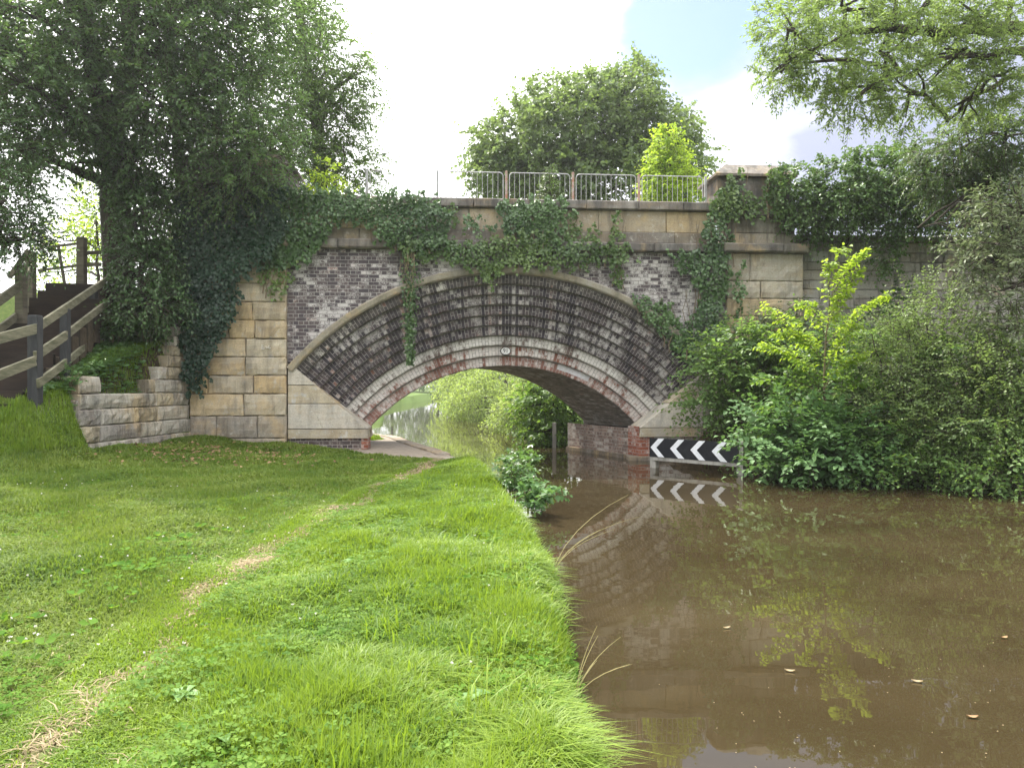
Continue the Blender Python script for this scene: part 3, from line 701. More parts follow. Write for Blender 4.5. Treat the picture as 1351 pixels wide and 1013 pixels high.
# ================================================================== railings on the bridge
M_steel = plain_mat('galvanised_steel', (.36, .37, .38), (.27, .26, .25), .55, 9, metal=.2)
M_rust = plain_mat('rusty_post', (.34, .30, .27), (.30, .15, .09), .8, 10)
VR_ = .36
rail = empty('guard_railing', W(U(700, VR_), VR_, zc_t), 'pale steel pedestrian railing of rounded panels along the top of the arch bridge', 'railing', rz=TH)
rail_o = Vector(W(U(700, VR_), VR_, zc_t))
ur = U(700, VR_)
zr0, zr1 = zc_t + .05, Z(228, 667, VR_)
posts_px = [484, 577, 668, 756, 843, 931]
def wrail(m, pts, r): m.tube([(p[0] - ur, 0, p[1] - zc_t) for p in pts], r * .78, 6)
for k, px in enumerate(posts_px):
    m = MB(); u = U(px, VR_) - ur; hh = (zr1 - zc_t) + (.02 if k in (2, 3) else 0)
    m.box(u - .027, u + .027, -.027, .027, -.03, hh + .02, ch=.006)
    m.box(u - .06, u + .06, -.06, .06, -.035, .01, ch=.004)
    o = m.build('post', M_rust if k in (2, 3, 4) else M_steel, rail)
for p0, p1 in zip(posts_px[:-1], posts_px[1:]):
    a_, b_ = U(p0, VR_) + .075, U(p1, VR_) - .075; rr = .09
    m = MB(); arc = lambda cx, cz, t0, t1: [(cx + rr * math.cos(R(t)), cz + rr * math.sin(R(t))) for t in np.linspace(t0, t1, 5)]
    loop = [(a_, zr0)] + arc(a_ + rr, zr1 - rr, 180, 90) + arc(b_ - rr, zr1 - rr, 90, 0) + [(b_, zr0)]
    wrail(m, loop, .016); wrail(m, [(a_ - .04, zr0 + .03), (b_ + .04, zr0 + .03)], .014)
    fr = m.build('panel', M_steel, rail)
    n = 12
    for j in range(1, n):
        mm = MB(); u = a_ + (b_ - a_) * j / n; wrail(mm, [(u, zr0 + .03), (u, zr1 - .005)], .0085); mm.build('bar', M_steel, fr)

# ================================================================== chevron board in the water
M_wood_grey = plain_mat('grey_post_wood', (.36, .35, .32), (.20, .19, .17), .85, 5, stretch=(1, 1, .15), bump=.5)
M_black = plain_mat('black_board', (.012, .013, .017), (.02, .021, .025), .45, 4)
M_white = plain_mat('white_reflective', (.78, .80, .84), (.68, .70, .73), .4, 5)
P0 = np.array([2.99, 16.4]); P1 = np.array([4.42, 14.95]); dv = P1 - P0; Ls = np.linalg.norm(dv); ang = math.atan2(dv[1], dv[0])
sg = empty('chevron_sign', (P0[0], P0[1], 0), 'black board with four white arrowhead chevrons standing on posts in the canal', 'sign', rz=ang)
zb0, zb1 = .24, .64
for x in (.0, Ls):
    m = MB(); m.box(x - .07, x + .07, .02, .16, -.9, .655 if x else .63, ch=.012); m.build('post', M_wood_grey, sg)
m = MB(); m.box(-.06, Ls + .0 - .02, -.012, .018, zb0, zb1, ch=.003); bd = m.build('board', M_black, sg)
m = MB(); m.box(.0, Ls - .05, -.008, .04, zb0 - .075, zb0 - .006, ch=.006); m.build('lower_rail', M_wood_grey, sg)
for k in range(4):
    x = -.03 + k * .49; th = .145; dx = .20; zm = (zb0 + zb1) / 2; zt_, zb_ = zb1 - .005, zb0 + .005
    outl = [(x, zm), (x + dx, zt_), (x + dx + th, zt_), (x + th, zm), (x + dx + th, zb_), (x + dx, zb_)]
    m = MB(); yv = -.0165
    m.face([(outl[i][0], yv, outl[i][1]) for i in (0, 3, 2, 1)]); m.face([(outl[i][0], yv, outl[i][1]) for i in (0, 5, 4, 3)])
    for i in range(6):
        p, q = outl[i], outl[(i + 1) % 6]; m.face([(p[0], yv, p[1]), (q[0], yv, q[1]), (q[0], -.011, q[1]), (p[0], -.011, p[1])])
    m.build('chevron', M_white, bd)
mp_ = wp(735.5, 600, 21.3); m = MB(); m.box(-.055, .055, -.05, .05, -.8, .72, ch=.01)
tag(m.build('mooring_post', M_wood_grey, loc=(mp_[0] - .05, 22.0, 0)), 'slim grey post standing in the water at the far mouth of the arch', 'post')

# ================================================================== timber steps and their fences on the left bank
M_timber = plain_mat('weathered_timber', (.17, .15, .115), (.09, .08, .06), .9, 4, stretch=(.4, .4, 2.5), bump=.5)
M_rail = plain_mat('mossy_rail_timber', (.20, .185, .13), (.09, .09, .055), .9, 5, stretch=(.5, .5, 3), bump=.5)
M_tarred = plain_mat('tarred_post', (.025, .026, .03), (.05, .05, .052), .75, 5, stretch=(2, 2, .3), bump=.4)
M_step = plain_mat('dark_sleeper', (.038, .027, .02), (.022, .017, .014), .92, 4, stretch=(.3, 2, 2), bump=.6)
M_earth = plain_mat('step_earth', (.06, .045, .03), (.10, .075, .05), .95, 9, bump=.7)
st = empty('timber_steps', (-8.2, 12, 1.4), 'flight of dark timber sleeper steps climbing the left bank', 'steps')
NS = 13; s0 = np.array([-8.30, 11.6]); s1 = np.array([-9.35, 16.6]); sd = nrm(s1 - s0); sn = np.array([sd[1], -sd[0]])
for k in range(NS):
    t = k / (NS - 1); p_ = s0 + (s1 - s0) * t; z = 1.45 + (3.95 - 1.45) * t; hw = .66
    m = MB(); a_, b_ = p_ - sn * hw, p_ + sn * hw; q = [a_, b_, b_ + sd * .11, a_ + sd * .11]
    m.frustum_box([tuple(x - np.array([-8.2, 12])) for x in q], z - .45 - 1.4, z - 1.4 + rng.normal(0, .008), .012, (.1, .1, .1))
    rz_ = m.build('riser', M_step, st)
    m = MB(); q = [a_ + sd * .11, b_ + sd * .11, b_ + sd * .46, a_ + sd * .46]
    m.frustum_box([tuple(x - np.array([-8.2, 12])) for x in q], z - .7 - 1.4, z - .025 - 1.4, .01, (.1, .1, .1)); m.build('tread', M_earth, st)
def fence(name, label, posts, rails, base, pm):
    e = empty(name, base, label, 'fence'); b_ = np.array(base)
    for (x, y_, z0, z1, mt, wd) in posts:
        m = MB(); m.box(x - wd / 2 - b_[0], x + wd / 2 - b_[0], y_ - wd / 2 - b_[1], y_ + wd / 2 - b_[1], z0 - .5 - b_[2], z1 - b_[2], ch=.012); m.build('post', mt, e)
    for (p, q, h, mt) in rails:
        m = MB(); m.bar(np.array(p) - b_, np.array(q) - b_, .045, h); m.build('rail', mt, e)
    return e
def wpt(px, py, d): return tuple(wp(px, py, d))
def prow(px, ytop, ybot, d, mt, wd): q = wp(px, ytop, d); return (q[0], q[1], wp(px, ybot, d)[2], q[2], mt, wd)
d0, d1, d2, d3 = 10.4, 12.2, 13.5, 16.0
fence('handrail_fence', 'three-rail timber fence with one tarred black post beside the steps, nearest the lawn',
      [prow(-60, 432, 545, d0, M_tarred, .13), prow(46.5, 416, 520, d1, M_tarred, .155), prow(86, 407, 500, d2, M_tarred, .125), prow(123.5, 383, 462, d3, M_tarred, .12)],
      [(wpt(-60, 462, d0 - .1), wpt(46, 434, d1 - .1), .15, M_rail), (wpt(-60, 518, d0 - .1), wpt(46, 476, d1 - .1), .15, M_rail),
       (wpt(46, 434, d1 - .1), wpt(86, 407, d2 - .1), .14, M_rail), (wpt(86, 407, d2 - .1), wpt(140, 370, d3 + .4), .14, M_rail),
       (wpt(46, 470, d1 - .1), wpt(86, 443, d2 - .1), .15, M_rail), (wpt(86, 443, d2 - .1), wpt(146, 396, d3 + .4), .14, M_rail),
       (wpt(50, 506, d1 - .1), wpt(86, 479, d2 - .1), .14, M_rail), (wpt(86, 479, d2 - .1), wpt(122, 449, d3 - .1), .13, M_rail)], (wp(86, 500, d2)[0], 13.5, 1.8), M_tarred)
fence('mossy_fence', 'mossy two-rail fence with pale timbers on the far side of the steps',
      [prow(-40, 385, 520, 12.4, M_timber, .15), prow(28, 350, 440, 14.6, M_timber, .15), prow(41, 332, 400, 16.6, M_timber, .15)],
      [(wpt(-40, 425, 12.3), wpt(28, 376, 14.5), .17, M_rail), (wpt(28, 376, 14.5), wpt(44, 352, 16.5), .17, M_rail), (wpt(-40, 463, 12.3), wpt(36, 407, 15.2), .15, M_rail), (wpt(12, 366, 16.6), wpt(38, 330, 16.6), .10, M_timber)], (wp(28, 440, 14.6)[0], 14.6, 2.4), M_timber)
fence('stile_fence', 'square gatepost with thin bars at the top of the steps against the sky',
      [prow(108, 313, 388, 17.0, M_timber, .16)],
      [(wpt(64, 326, 17.0), wpt(106, 321, 17.0), .045, M_timber), (wpt(50, 357, 17.0), wpt(106, 350, 17.0), .05, M_timber), (wpt(77, 326, 17.0), wpt(86, 378, 17.0), .05, M_timber), (wpt(110, 334, 17.05), wpt(133, 333, 17.05), .08, M_timber), (wpt(110, 349, 17.05), wpt(133, 349, 17.05), .08, M_timber)], (wp(108, 388, 17)[0], 17.0, 3.8), M_timber)
# ================================================================== vegetation
M_bark = plain_mat('ivy_bark', (.075, .062, .048), (.035, .03, .024), .95, 7, stretch=(2, 2, .35), bump=.9)
M_twig = plain_mat('twig_bark', (.09, .075, .055), (.05, .042, .03), .9, 8)
M_greentwig = plain_mat('green_twig', (.14, .12, .06), (.09, .07, .04), .8, 8)
L_dark = leaf_mat('leaf_dark_tree', (.032, .070, .027), (.092, .165, .055), (.22, .36, .08), .40)
L_mid = leaf_mat('leaf_mid_tree', (.030, .065, .018), (.085, .145, .035), (.22, .36, .06), .38)
L_far = leaf_mat('leaf_sycamore', (.050, .090, .030), (.13, .19, .06), (.28, .40, .09), .38)
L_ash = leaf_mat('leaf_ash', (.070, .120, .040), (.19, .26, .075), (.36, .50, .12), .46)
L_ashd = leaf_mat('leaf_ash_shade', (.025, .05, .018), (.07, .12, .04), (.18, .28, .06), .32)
L_ivy = leaf_mat('leaf_ivy', (.028, .068, .022), (.105, .19, .055), (.12, .24, .04), .18, .38, .5)
L_ivyb = leaf_mat('leaf_ivy_bright', (.045, .095, .022), (.15, .22, .05), (.2, .34, .05), .22, .4, .45)
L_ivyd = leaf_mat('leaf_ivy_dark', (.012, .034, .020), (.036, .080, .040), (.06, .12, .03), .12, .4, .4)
L_lime = leaf_mat('leaf_sapling', (.11, .20, .018), (.29, .40, .045), (.50, .68, .05), .5)
L_syc = leaf_mat('leaf_sycamore_shrub', (.045, .105, .035), (.13, .235, .085), (.18, .34, .06), .32, .55, .25)
L_bram = leaf_mat('leaf_bramble', (.045, .105, .028), (.17, .27, .075), (.28, .45, .07), .38)
L_bramp = leaf_mat('leaf_hawthorn', (.085, .145, .045), (.23, .31, .11), (.30, .44, .09), .36)
L_elder = leaf_mat('leaf_elder', (.085, .115, .065), (.22, .26, .15), (.24, .32, .12), .30)
L_will = leaf_mat('leaf_willow', (.10, .15, .03), (.26, .34, .085), (.42, .55, .10), .45)
L_alder = leaf_mat('leaf_alder', (.045, .10, .02), (.12, .23, .04), (.28, .45, .05), .42)
L_water = leaf_mat('leaf_waterside', (.035, .085, .022), (.11, .21, .07), (.2, .36, .06), .30, .4, .5)
L_grass = leaf_mat('grass_blade', (.050, .118, .010), (.205, .29, .032), (.32, .47, .03), .36, .5, .3)
L_grassd = leaf_mat('grass_blade_short', (.052, .105, .016), (.18, .23, .043), (.25, .37, .04), .34, .6, .2)
L_clover = leaf_mat('clover_leaf', (.045, .115, .014), (.11, .205, .03), (.24, .4, .03), .38, .75, .08)
L_straw = leaf_mat('dry_grass', (.20, .16, .10), (.38, .31, .20), (.4, .32, .15), .3, .8, .1)
L_litter = leaf_mat('fallen_leaf', (.14, .085, .045), (.30, .20, .11), (.2, .12, .05), .12, .8, .15)

L_ivym = leaf_mat('leaf_tree_ivy', (.035, .085, .026), (.13, .215, .060), (.2, .34, .06), .24, .4, .35)
def rnd_cluster(rng, P, base=.45, amp=.55, scale=1.3, jit=.18):
    """leaf tone: clumps of lighter and darker foliage through the crown plus a leaf's own variation"""
    ph = rng.uniform(0, 6.28, 6); q = P * scale
    s = np.sin(q[:, 0] * 1.1 + ph[0] + np.sin(q[:, 2] * 1.3 + ph[1])) + np.sin(q[:, 1] * 1.4 + ph[2] + q[:, 0] * .6) + np.sin(q[:, 2] * 1.9 + ph[3] + q[:, 1] * .5)
    return base + amp * s / 6 + rng.normal(0, jit, len(P))
def ball(rng, n): return nrm(rng.normal(0, 1, (n, 3)))
def blob_sprays(rng, blobs, L=(.5, .9), inner=.35, up=.15, rnd_=.5):
    P, D = [], []
    for (c, r, n) in blobs:
        d = ball(rng, n); k = rng.uniform(inner ** 3, 1, (n, 1)) ** (1 / 3); k *= 1 + .12 * np.sin(d[:, :1] * 7 + d[:, 2:] * 5 + c[0])
        P.append(np.array(c) + d * k * np.array(r)); D.append(nrm(d + rnd_ * rng.normal(0, 1, (n, 3)) + np.array([0, 0, up])))
    P = np.concatenate(P); D = np.concatenate(D); return P, D, rng.uniform(*L, len(P))
def limb(m, a_, b_, r0, r1, rng, sag=.0, n=6, wob=.12, c=(.1, .1, .1), sides=7):
    a_ = np.array(a_, float); b_ = np.array(b_, float); L = np.linalg.norm(b_ - a_); pts = []
    for k in range(n + 1):
        t = k / n; p_ = a_ + (b_ - a_) * t; e = math.sin(t * math.pi)
        pts.append(p_ + rng.normal(0, wob * L * .12, 3) * e + np.array([0, 0, sag * e]))
    m.tube(pts, [r0 + (r1 - r0) * k / n for k in range(n + 1)], sides); return pts
def tree(name, label, cat, base, trunks, blobs, mat, seed, group=None, ll=.10, lw=.055, K=12, Ls=(.5, .9), droop=.3, jit=.3, inner=.35, limbs=True, tone=(.45, .55), barkm=None, twr=.008, hang=.25, shape=.42):
    rng = np.random.default_rng(seed); base = np.array(base, float)
    root = empty(name, base, label, cat, group)
    m = MB(); ends = []
    for path, r0, r1 in trunks:
        pts = [np.array(p) for p in path]; fine = []
        for a_, b_ in zip(pts[:-1], pts[1:]):
            for t in np.linspace(0, 1, 5)[:-1]: fine.append(a_ + (b_ - a_) * t + rng.normal(0, .03, 3))
        fine.append(pts[-1]); m.tube(fine, [r0 + (r1 - r0) * k / (len(fine) - 1) for k in range(len(fine))], 10)
        ends += [(f, r0 + (r1 - r0) * k / (len(fine) - 1)) for k, f in enumerate(fine)]
    if limbs:
        for (c, r, n) in blobs:
            c = np.array(c); best = min(ends, key=lambda e: np.linalg.norm(e[0] - c) + (3 if e[0][2] > c[2] else 0)); r_ = max(.035, best[1] * .45)
            p = limb(m, best[0], c, r_, .03, rng, .1)
            for _ in range(4):
                d = ball(rng, 1)[0] * np.array(r) * .85; limb(m, c if rng.random() < .5 else p[4], c + d, .028, .008, rng, n=4, sides=5)
    m.build('trunk', barkm or M_bark, root, off=base, smooth=True)
    P, D, L = blob_sprays(rng, blobs, Ls, inner)
    d = sprays(rng, P, D, L, K, ll, lw, droop=droop, jit=jit, hang=hang)
    twig_mesh('twigs', d['ax'], twr, M_twig, root, off=base)
    put_leaves('crown', d, mat, rnd_cluster(rng, d['P'], *tone), root, off=base, wide=shape)
    return root
def bl(px, py, d, rpx, rpy, rd, n):
    """a mass of foliage seen at a bearing, d metres out, with its half-width and half-height"""
    return (wp(px, py, d), (rpx / FPX * d, rd, rpy / FPX * d), n)

# ---- the big trees on the left bank
b0 = (-8.95, 17.3, 2.4)
tree('ivy_clad_tree', 'tall dark tree with twin ivy-covered stems above the timber steps', 'tree', b0,
     [([b0, wp(157, 300, 17.3), wp(150, 200, 17.3), wp(146, 165, 17.3)], .34, .30), ([wp(147, 175, 17.3), wp(122, 90, 17.2), wp(112, 0, 17), wp(105, -160, 17)], .26, .12), ([wp(148, 175, 17.3), wp(172, 100, 17.4), wp(176, 0, 17.4), wp(190, -150, 17.5)], .27, .12)],
     [bl(60, 30, 15.8, 90, 60, 1.6, 520), bl(-20, 60, 15.5, 60, 60, 1.4, 320), bl(20, 20, 16.5, 60, 50, 1.4, 260), bl(170, 0, 16.5, 90, 70, 1.6, 420), bl(215, 60, 16.6, 75, 60, 1.4, 380), bl(120, 120, 16.2, 50, 40, 1.0, 130), bl(30, 110, 15, 55, 45, 1.2, 260), bl(80, 150, 15.6, 45, 30, .9, 150), bl(250, 20, 17, 80, 60, 1.5, 380), bl(60, -120, 16, 130, 90, 2, 350), bl(230, -120, 17, 130, 90, 2, 380),
      bl(100, 215, 16.8, 45, 25, .8, 45), bl(60, 170, 16, 60, 30, .9, 140), bl(20, 200, 15, 50, 36, .8, 150), bl(215, 140, 16.4, 55, 45, 1.2, 260), bl(185, 200, 16.8, 35, 55, .8, 200)], L_dark, 101, ll=.125, lw=.066)
b1 = (-7.75, 18.9, 3.6)
tree('slender_tree', 'thin-stemmed dark tree leaning over the left end of the parapet', 'tree', b1,
     [([b1, wp(238, 230, 18.7), wp(226, 120, 18.5), wp(222, 20, 18.3), wp(230, -120, 18.3)], .17, .06)],
     [bl(300, 60, 17.6, 75, 60, 1.5, 430), bl(310, 140, 17.4, 70, 50, 1.4, 430), bl(270, 190, 17.2, 60, 38, 1.0, 300), bl(330, 205, 16.9, 62, 35, 1.0, 330), bl(300, 245, 16.6, 55, 22, .6, 150), bl(345, 10, 18, 70, 55, 1.5, 330), bl(250, 120, 18, 45, 40, 1.2, 170), bl(330, -90, 18, 100, 70, 2, 300), bl(215, 250, 17.6, 38, 60, .6, 170)], L_dark, 102, ll=.115, lw=.062, tone=(.55, .55))
b2 = (-5.8, 24.0, 3.4)
tree('spreading_tree', 'lighter green tree with an airy outer edge against the white sky, behind the parapet', 'tree', b2,
     [([b2, wp(420, 190, 24), wp(405, 90, 24), wp(380, -60, 24)], .24, .10)],
     [bl(385, 60, 23, 55, 50, 1.8, 380), bl(430, 90, 22.5, 45, 45, 1.5, 300), bl(455, 130, 22.3, 36, 34, 1.2, 190), bl(425, 165, 22.3, 45, 35, 1.3, 280), bl(455, 215, 22.3, 45, 27, 1.2, 260), bl(395, 220, 22.3, 50, 32, 1.3, 270), bl(370, 140, 23, 50, 50, 1.6, 280), bl(400, 10, 23, 40, 35, 1.5, 140), bl(360, -40, 23, 60, 40, 2, 120), bl(478, 95, 22.3, 14, 18, .5, 22)], L_mid, 103, ll=.13, lw=.062, tone=(.5, .6))
b3 = (-10.6, 14.6, 2.2)
tree('holly_tree', 'dark glossy evergreen at the left edge beside the mossy fence', 'tree', b3,
     [([b3, b3 + np.array([.1, 0, 2.5]), b3 + np.array([.2, .1, 5.2])], .16, .05)],
     [bl(5, 265, 13.6, 40, 50, .9, 330), bl(-60, 220, 14, 70, 80, 1.4, 300), bl(30, 315, 13.8, 38, 25, .6, 150), bl(-10, 170, 14.2, 40, 45, 1.0, 160), bl(-80, 330, 13.6, 60, 60, 1.2, 200)], L_ivy, 104, ll=.085, lw=.05, Ls=(.3, .6), K=11)
# ivy and undergrowth round the big trunks
tree('trunk_ivy', 'dense ivy hanging in a column round the big trunk beside the bridge pier', 'ivy', wp(185, 400, 16.6),
     [([wp(186, 402, 16.6), wp(184, 330, 16.6), wp(178, 240, 16.8)], .06, .03)],
     [bl(188, 355, 16.5, 36, 45, .5, 330), bl(190, 280, 16.6, 34, 50, .5, 330), bl(150, 150, 16.9, 30, 60, .45, 190), bl(212, 320, 16.9, 24, 80, .4, 260), bl(170, 225, 16.8, 26, 40, .45, 200), bl(200, 400, 16.2, 45, 24, .5, 200)], L_ivy, 105, ll=.085, lw=.07, Ls=(.25, .5), K=9, inner=.6, droop=.6, hang=.5, tone=(.30, .5))
tree('far_bush', 'sunlit yellow-green bush seen through the gap behind the gatepost', 'bush', wp(128, 400, 21),
     [([wp(128, 400, 21), wp(130, 330, 21)], .05, .03)], [bl(126, 290, 21, 20, 50, .8, 150), bl(95, 318, 22, 40, 28, .8, 110), bl(100, 360, 22, 70, 22, .8, 90)], L_lime, 106, ll=.11, lw=.06, Ls=(.3, .6), tone=(.15, .5))

# ---- ground-hugging growth on the left bank
def shrub(name, label, cat, base, mat, seed, stems, H, spread, nsp, Ls, K, ll, lw, droop=.3, jit=.28, group=None, lean=(0, 0), tone=(.45, .55), t0=.2, hang=.2, stemr=.012, curve=.5, wide=.42, upb=.25):
    rng = np.random.default_rng(seed); base = np.array(base, float); root = empty(name, base, label, cat, group); m = MB(); P, D = [], []
    for _ in range(stems):
        an = rng.uniform(0, 6.283); r_ = math.sqrt(rng.uniform(0, 1)); h = H * rng.uniform(.55, 1.05) * (1 - .35 * r_)
        tip = np.array([math.cos(an) * spread[0] * r_ + lean[0], math.sin(an) * spread[1] * r_ + lean[1], h]); start = np.array([tip[0] * .3, tip[1] * .3, -.08])
        f = lambda t: start + (tip - start) * np.array([t ** (1 + curve), t ** (1 + curve), 1 - (1 - t) ** 1.3])
        pts = [f(t) for t in np.linspace(0, 1, 7)]; m.tube(pts, [stemr * (1 - .8 * t) for t in np.linspace(0, 1, 7)], 5)
        for t in rng.uniform(t0, 1, nsp):
            p_ = f(t); q = f(min(t + .05, 1.001)) - f(t - .05); d = ball(rng, 1)[0]; d[2] = abs(d[2]) * .3 + upb
            P.append(base + p_); D.append(d * .8 + .5 * q / (np.linalg.norm(q) + 1e-6))
    m.build('stems', M_greentwig, root)
    P = np.array(P); D = nrm(np.array(D)); L = rng.uniform(*Ls, len(P))
    d = sprays(rng, P, D, L, K, ll, lw, droop=droop, jit=jit, hang=hang)
    twig_mesh('twigs', d['ax'], .004, M_greentwig, root, off=base)
    put_leaves('foliage', d, mat, rnd_cluster(rng, d['P'], *tone), root, off=base, wide=wide)
    return root
def gp(x, y): return (x, y, float(height(x, y)))
for k, (x, y, h, s, lab) in enumerate([(-8.35, 16.1, .75, .6, 'bramble clump nearest the far end of the handrail'), (-7.85, 16.5, .8, .5, 'bramble clump at the foot of the ivy-covered pier')]):
    shrub('bramble', lab, 'bramble', gp(x, y), L_ivy, 110 + k, 16, h, (s, s), 7, (.25, .5), 8, .10, .08, droop=.5, group='brambles on the left bank', tone=(.5, .5))
shrub('pale_leaf_plant', 'small plant with pale broad leaves against the second fence post', 'plant', gp(-7.75, 13.35), L_syc, 118, 7, .55, (.25, .25), 3, (.15, .3), 6, .11, .08, tone=(.8, .4))

# ---- trees behind the bridge
b5 = (2.6, 30, 3.0)
tree('sycamore_tree', 'large round dense green tree rising behind the middle of the railing', 'tree', b5,
     [([b5, (2.7, 30, 7), (2.9, 30, 10.5)], .4, .15)],
     [bl(700, 190, 29, 62, 50, 2.0, 560), bl(760, 165, 29, 60, 52, 2.2, 620), bl(820, 155, 29.3, 50, 48, 2.0, 520), bl(835, 112, 30, 28, 26, 1.1, 190), bl(865, 185, 29.5, 48, 42, 1.8, 430), bl(895, 215, 29.5, 36, 40, 1.4, 330), bl(660, 225, 28.6, 42, 32, 1.4, 330), bl(740, 230, 28.3, 90, 38, 1.8, 560), bl(830, 240, 28.3, 85, 34, 1.8, 500), bl(720, 135, 30, 36, 26, 1.4, 220), bl(780, 122, 30, 32, 22, 1.2, 190), bl(648, 190, 29, 26, 26, 1.0, 130), bl(838, 95, 30, 12, 14, .5, 40), bl(897, 165, 30, 14, 20, .6, 60)],
     L_far, 120, ll=.19, lw=.15, K=8, Ls=(.5, .95), droop=.35, jit=.35, inner=.55, tone=(.5, .65), hang=.35)
b6 = wp(886, 275, 23.5)
tree('young_lime_tree', 'bright yellow-green young tree standing behind the railing at its right end', 'tree', b6,
     [([b6, wp(886, 225, 23.5), wp(882, 170, 23.5)], .05, .015)],
     [bl(880, 195, 23.4, 17, 24, .4, 130), bl(885, 225, 23.4, 28, 24, .6, 200), bl(893, 250, 23.3, 34, 22, .7, 230), bl(868, 245, 23.3, 18, 24, .5, 110), bl(882, 178, 23.4, 7, 14, .2, 30)], L_lime, 121, ll=.13, lw=.085, K=8, Ls=(.3, .55), tone=(.35, .6), limbs=False)
b7 = W(U(725, .3), .3, zc_t)
tree('parapet_bush', 'small conical bush growing out of the coping in front of the railing', 'bush', b7, [([b7, b7 + np.array([0, 0, .7])], .02, .008)],
     [(b7 + np.array([0, 0, .18]), (.24, .2, .2), 70), (b7 + np.array([0, 0, .42]), (.16, .14, .2), 50), (b7 + np.array([0, 0, .68]), (.08, .08, .14), 18)], L_ivyb, 122, ll=.06, lw=.04, K=7, Ls=(.12, .22), limbs=False, tone=(.4, .5))
b8 = W(U(432, .3), .3, zc_t - .1)
tree('parapet_sapling', 'small bright sapling with pale leaves above the ivy on the left of the parapet', 'bush', b8, [([b8, b8 + np.array([0, 0, .8])], .015, .006)],
     [(b8 + np.array([0, 0, .3]), (.5, .3, .3), 60), (b8 + np.array([-.05, 0, .75]), (.2, .2, .3), 30)], L_lime, 123, ll=.10, lw=.06, K=7, Ls=(.2, .35), limbs=False, tone=(.1, .5))

# ---- the ash overhanging from the right, and the dark trees below it
b9 = (13.2, 15.5, 1.2)
tree('ash_tree', 'ash tree reaching feathery branches in from the top right corner over the canal', 'tree', b9,
     [([b9, (13.0, 15, 5), (12.6, 14, 9.5)], .4, .25), ([(12.7, 14.4, 8), wp(1351, 35, 13.4), wp(1260, 42, 13), wp(1180, 38, 12.6), wp(1120, 42, 12.3), wp(1070, 68, 12.2)], .14, .02), ([(12.9, 14.8, 6.6), wp(1351, 70, 13), wp(1255, 75, 12.6), wp(1190, 100, 12.3)], .10, .015), ([(12.8, 14.6, 7.4), wp(1330, 100, 13.6), wp(1250, 160, 13.5)], .09, .015)],
     [bl(1040, 40, 12.2, 42, 44, .8, 210), bl(1030, 95, 12, 26, 26, .5, 70), bl(1090, 80, 12, 50, 40, .9, 210), bl(1130, 130, 12, 42, 32, .7, 150), bl(1160, 70, 12.4, 50, 45, 1, 190), bl(1200, 120, 12.3, 42, 38, .8, 170), bl(1110, 10, 12.4, 70, 30, 1, 190), bl(1210, 20, 12.6, 65, 40, 1.2, 260), bl(1290, 20, 12.8, 70, 50, 1.2, 300), bl(1260, 75, 12.8, 50, 40, 1, 150), bl(1320, 100, 13, 55, 45, 1, 250), bl(1280, 130, 13, 45, 30, .9, 130), bl(1180, -50, 12.6, 150, 50, 1.5, 300), bl(1340, -40, 13, 90, 60, 1.6, 250)],
     L_ash, 130, ll=.095, lw=.034, K=13, Ls=(.22, .36), droop=.25, jit=.25, inner=.2, tone=(.5, .6), hang=.12, twr=.004, shape=.45)
b10 = (11.2, 16.6, 1.2)
tree('shade_tree', 'dark leaning tree at the right edge with bare branches drooping over the stone wall', 'tree', b10,
     [([b10, (11.0, 16.2, 4), (10.6, 15.6, 6.5)], .2, .08)] + [([wp(1310, 230, 15), wp(1285 - 18 * k, 275 + 6 * k, 14.6), wp(1240 + 8 * k, 330 - 8 * k, 14.4)], .03, .008) for k in range(5)],
     [bl(1270, 195, 15, 62, 30, 1.1, 300), bl(1330, 180, 14.6, 60, 45, 1.2, 320), bl(1245, 232, 15.4, 36, 30, .8, 180), bl(1310, 250, 15.2, 50, 36, .9, 260), bl(1350, 290, 14.6, 40, 60, 1, 220)],
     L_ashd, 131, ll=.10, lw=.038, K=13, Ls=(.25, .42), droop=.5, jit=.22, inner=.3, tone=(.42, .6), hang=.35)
b11 = (9.6, 13.4, .8)
tree('elder_bush', 'pale greyish-leaved elder at the right edge in front of the wall', 'bush', b11,
     [([b11, (9.5, 13.3, 2.5), (9.2, 13.2, 4.2)], .08, .03)],
     [bl(1310, 320, 13.2, 42, 42, .7, 150), bl(1330, 270, 13.2, 36, 30, .6, 100), bl(1335, 380, 13, 45, 50, .8, 190), bl(1290, 345, 13.4, 22, 24, .4, 60), bl(1350, 440, 12.8, 40, 40, .7, 110)], L_elder, 132, ll=.125, lw=.05, K=8, Ls=(.28, .45), droop=.2, jit=.22, tone=(.45, .7), hang=.08)

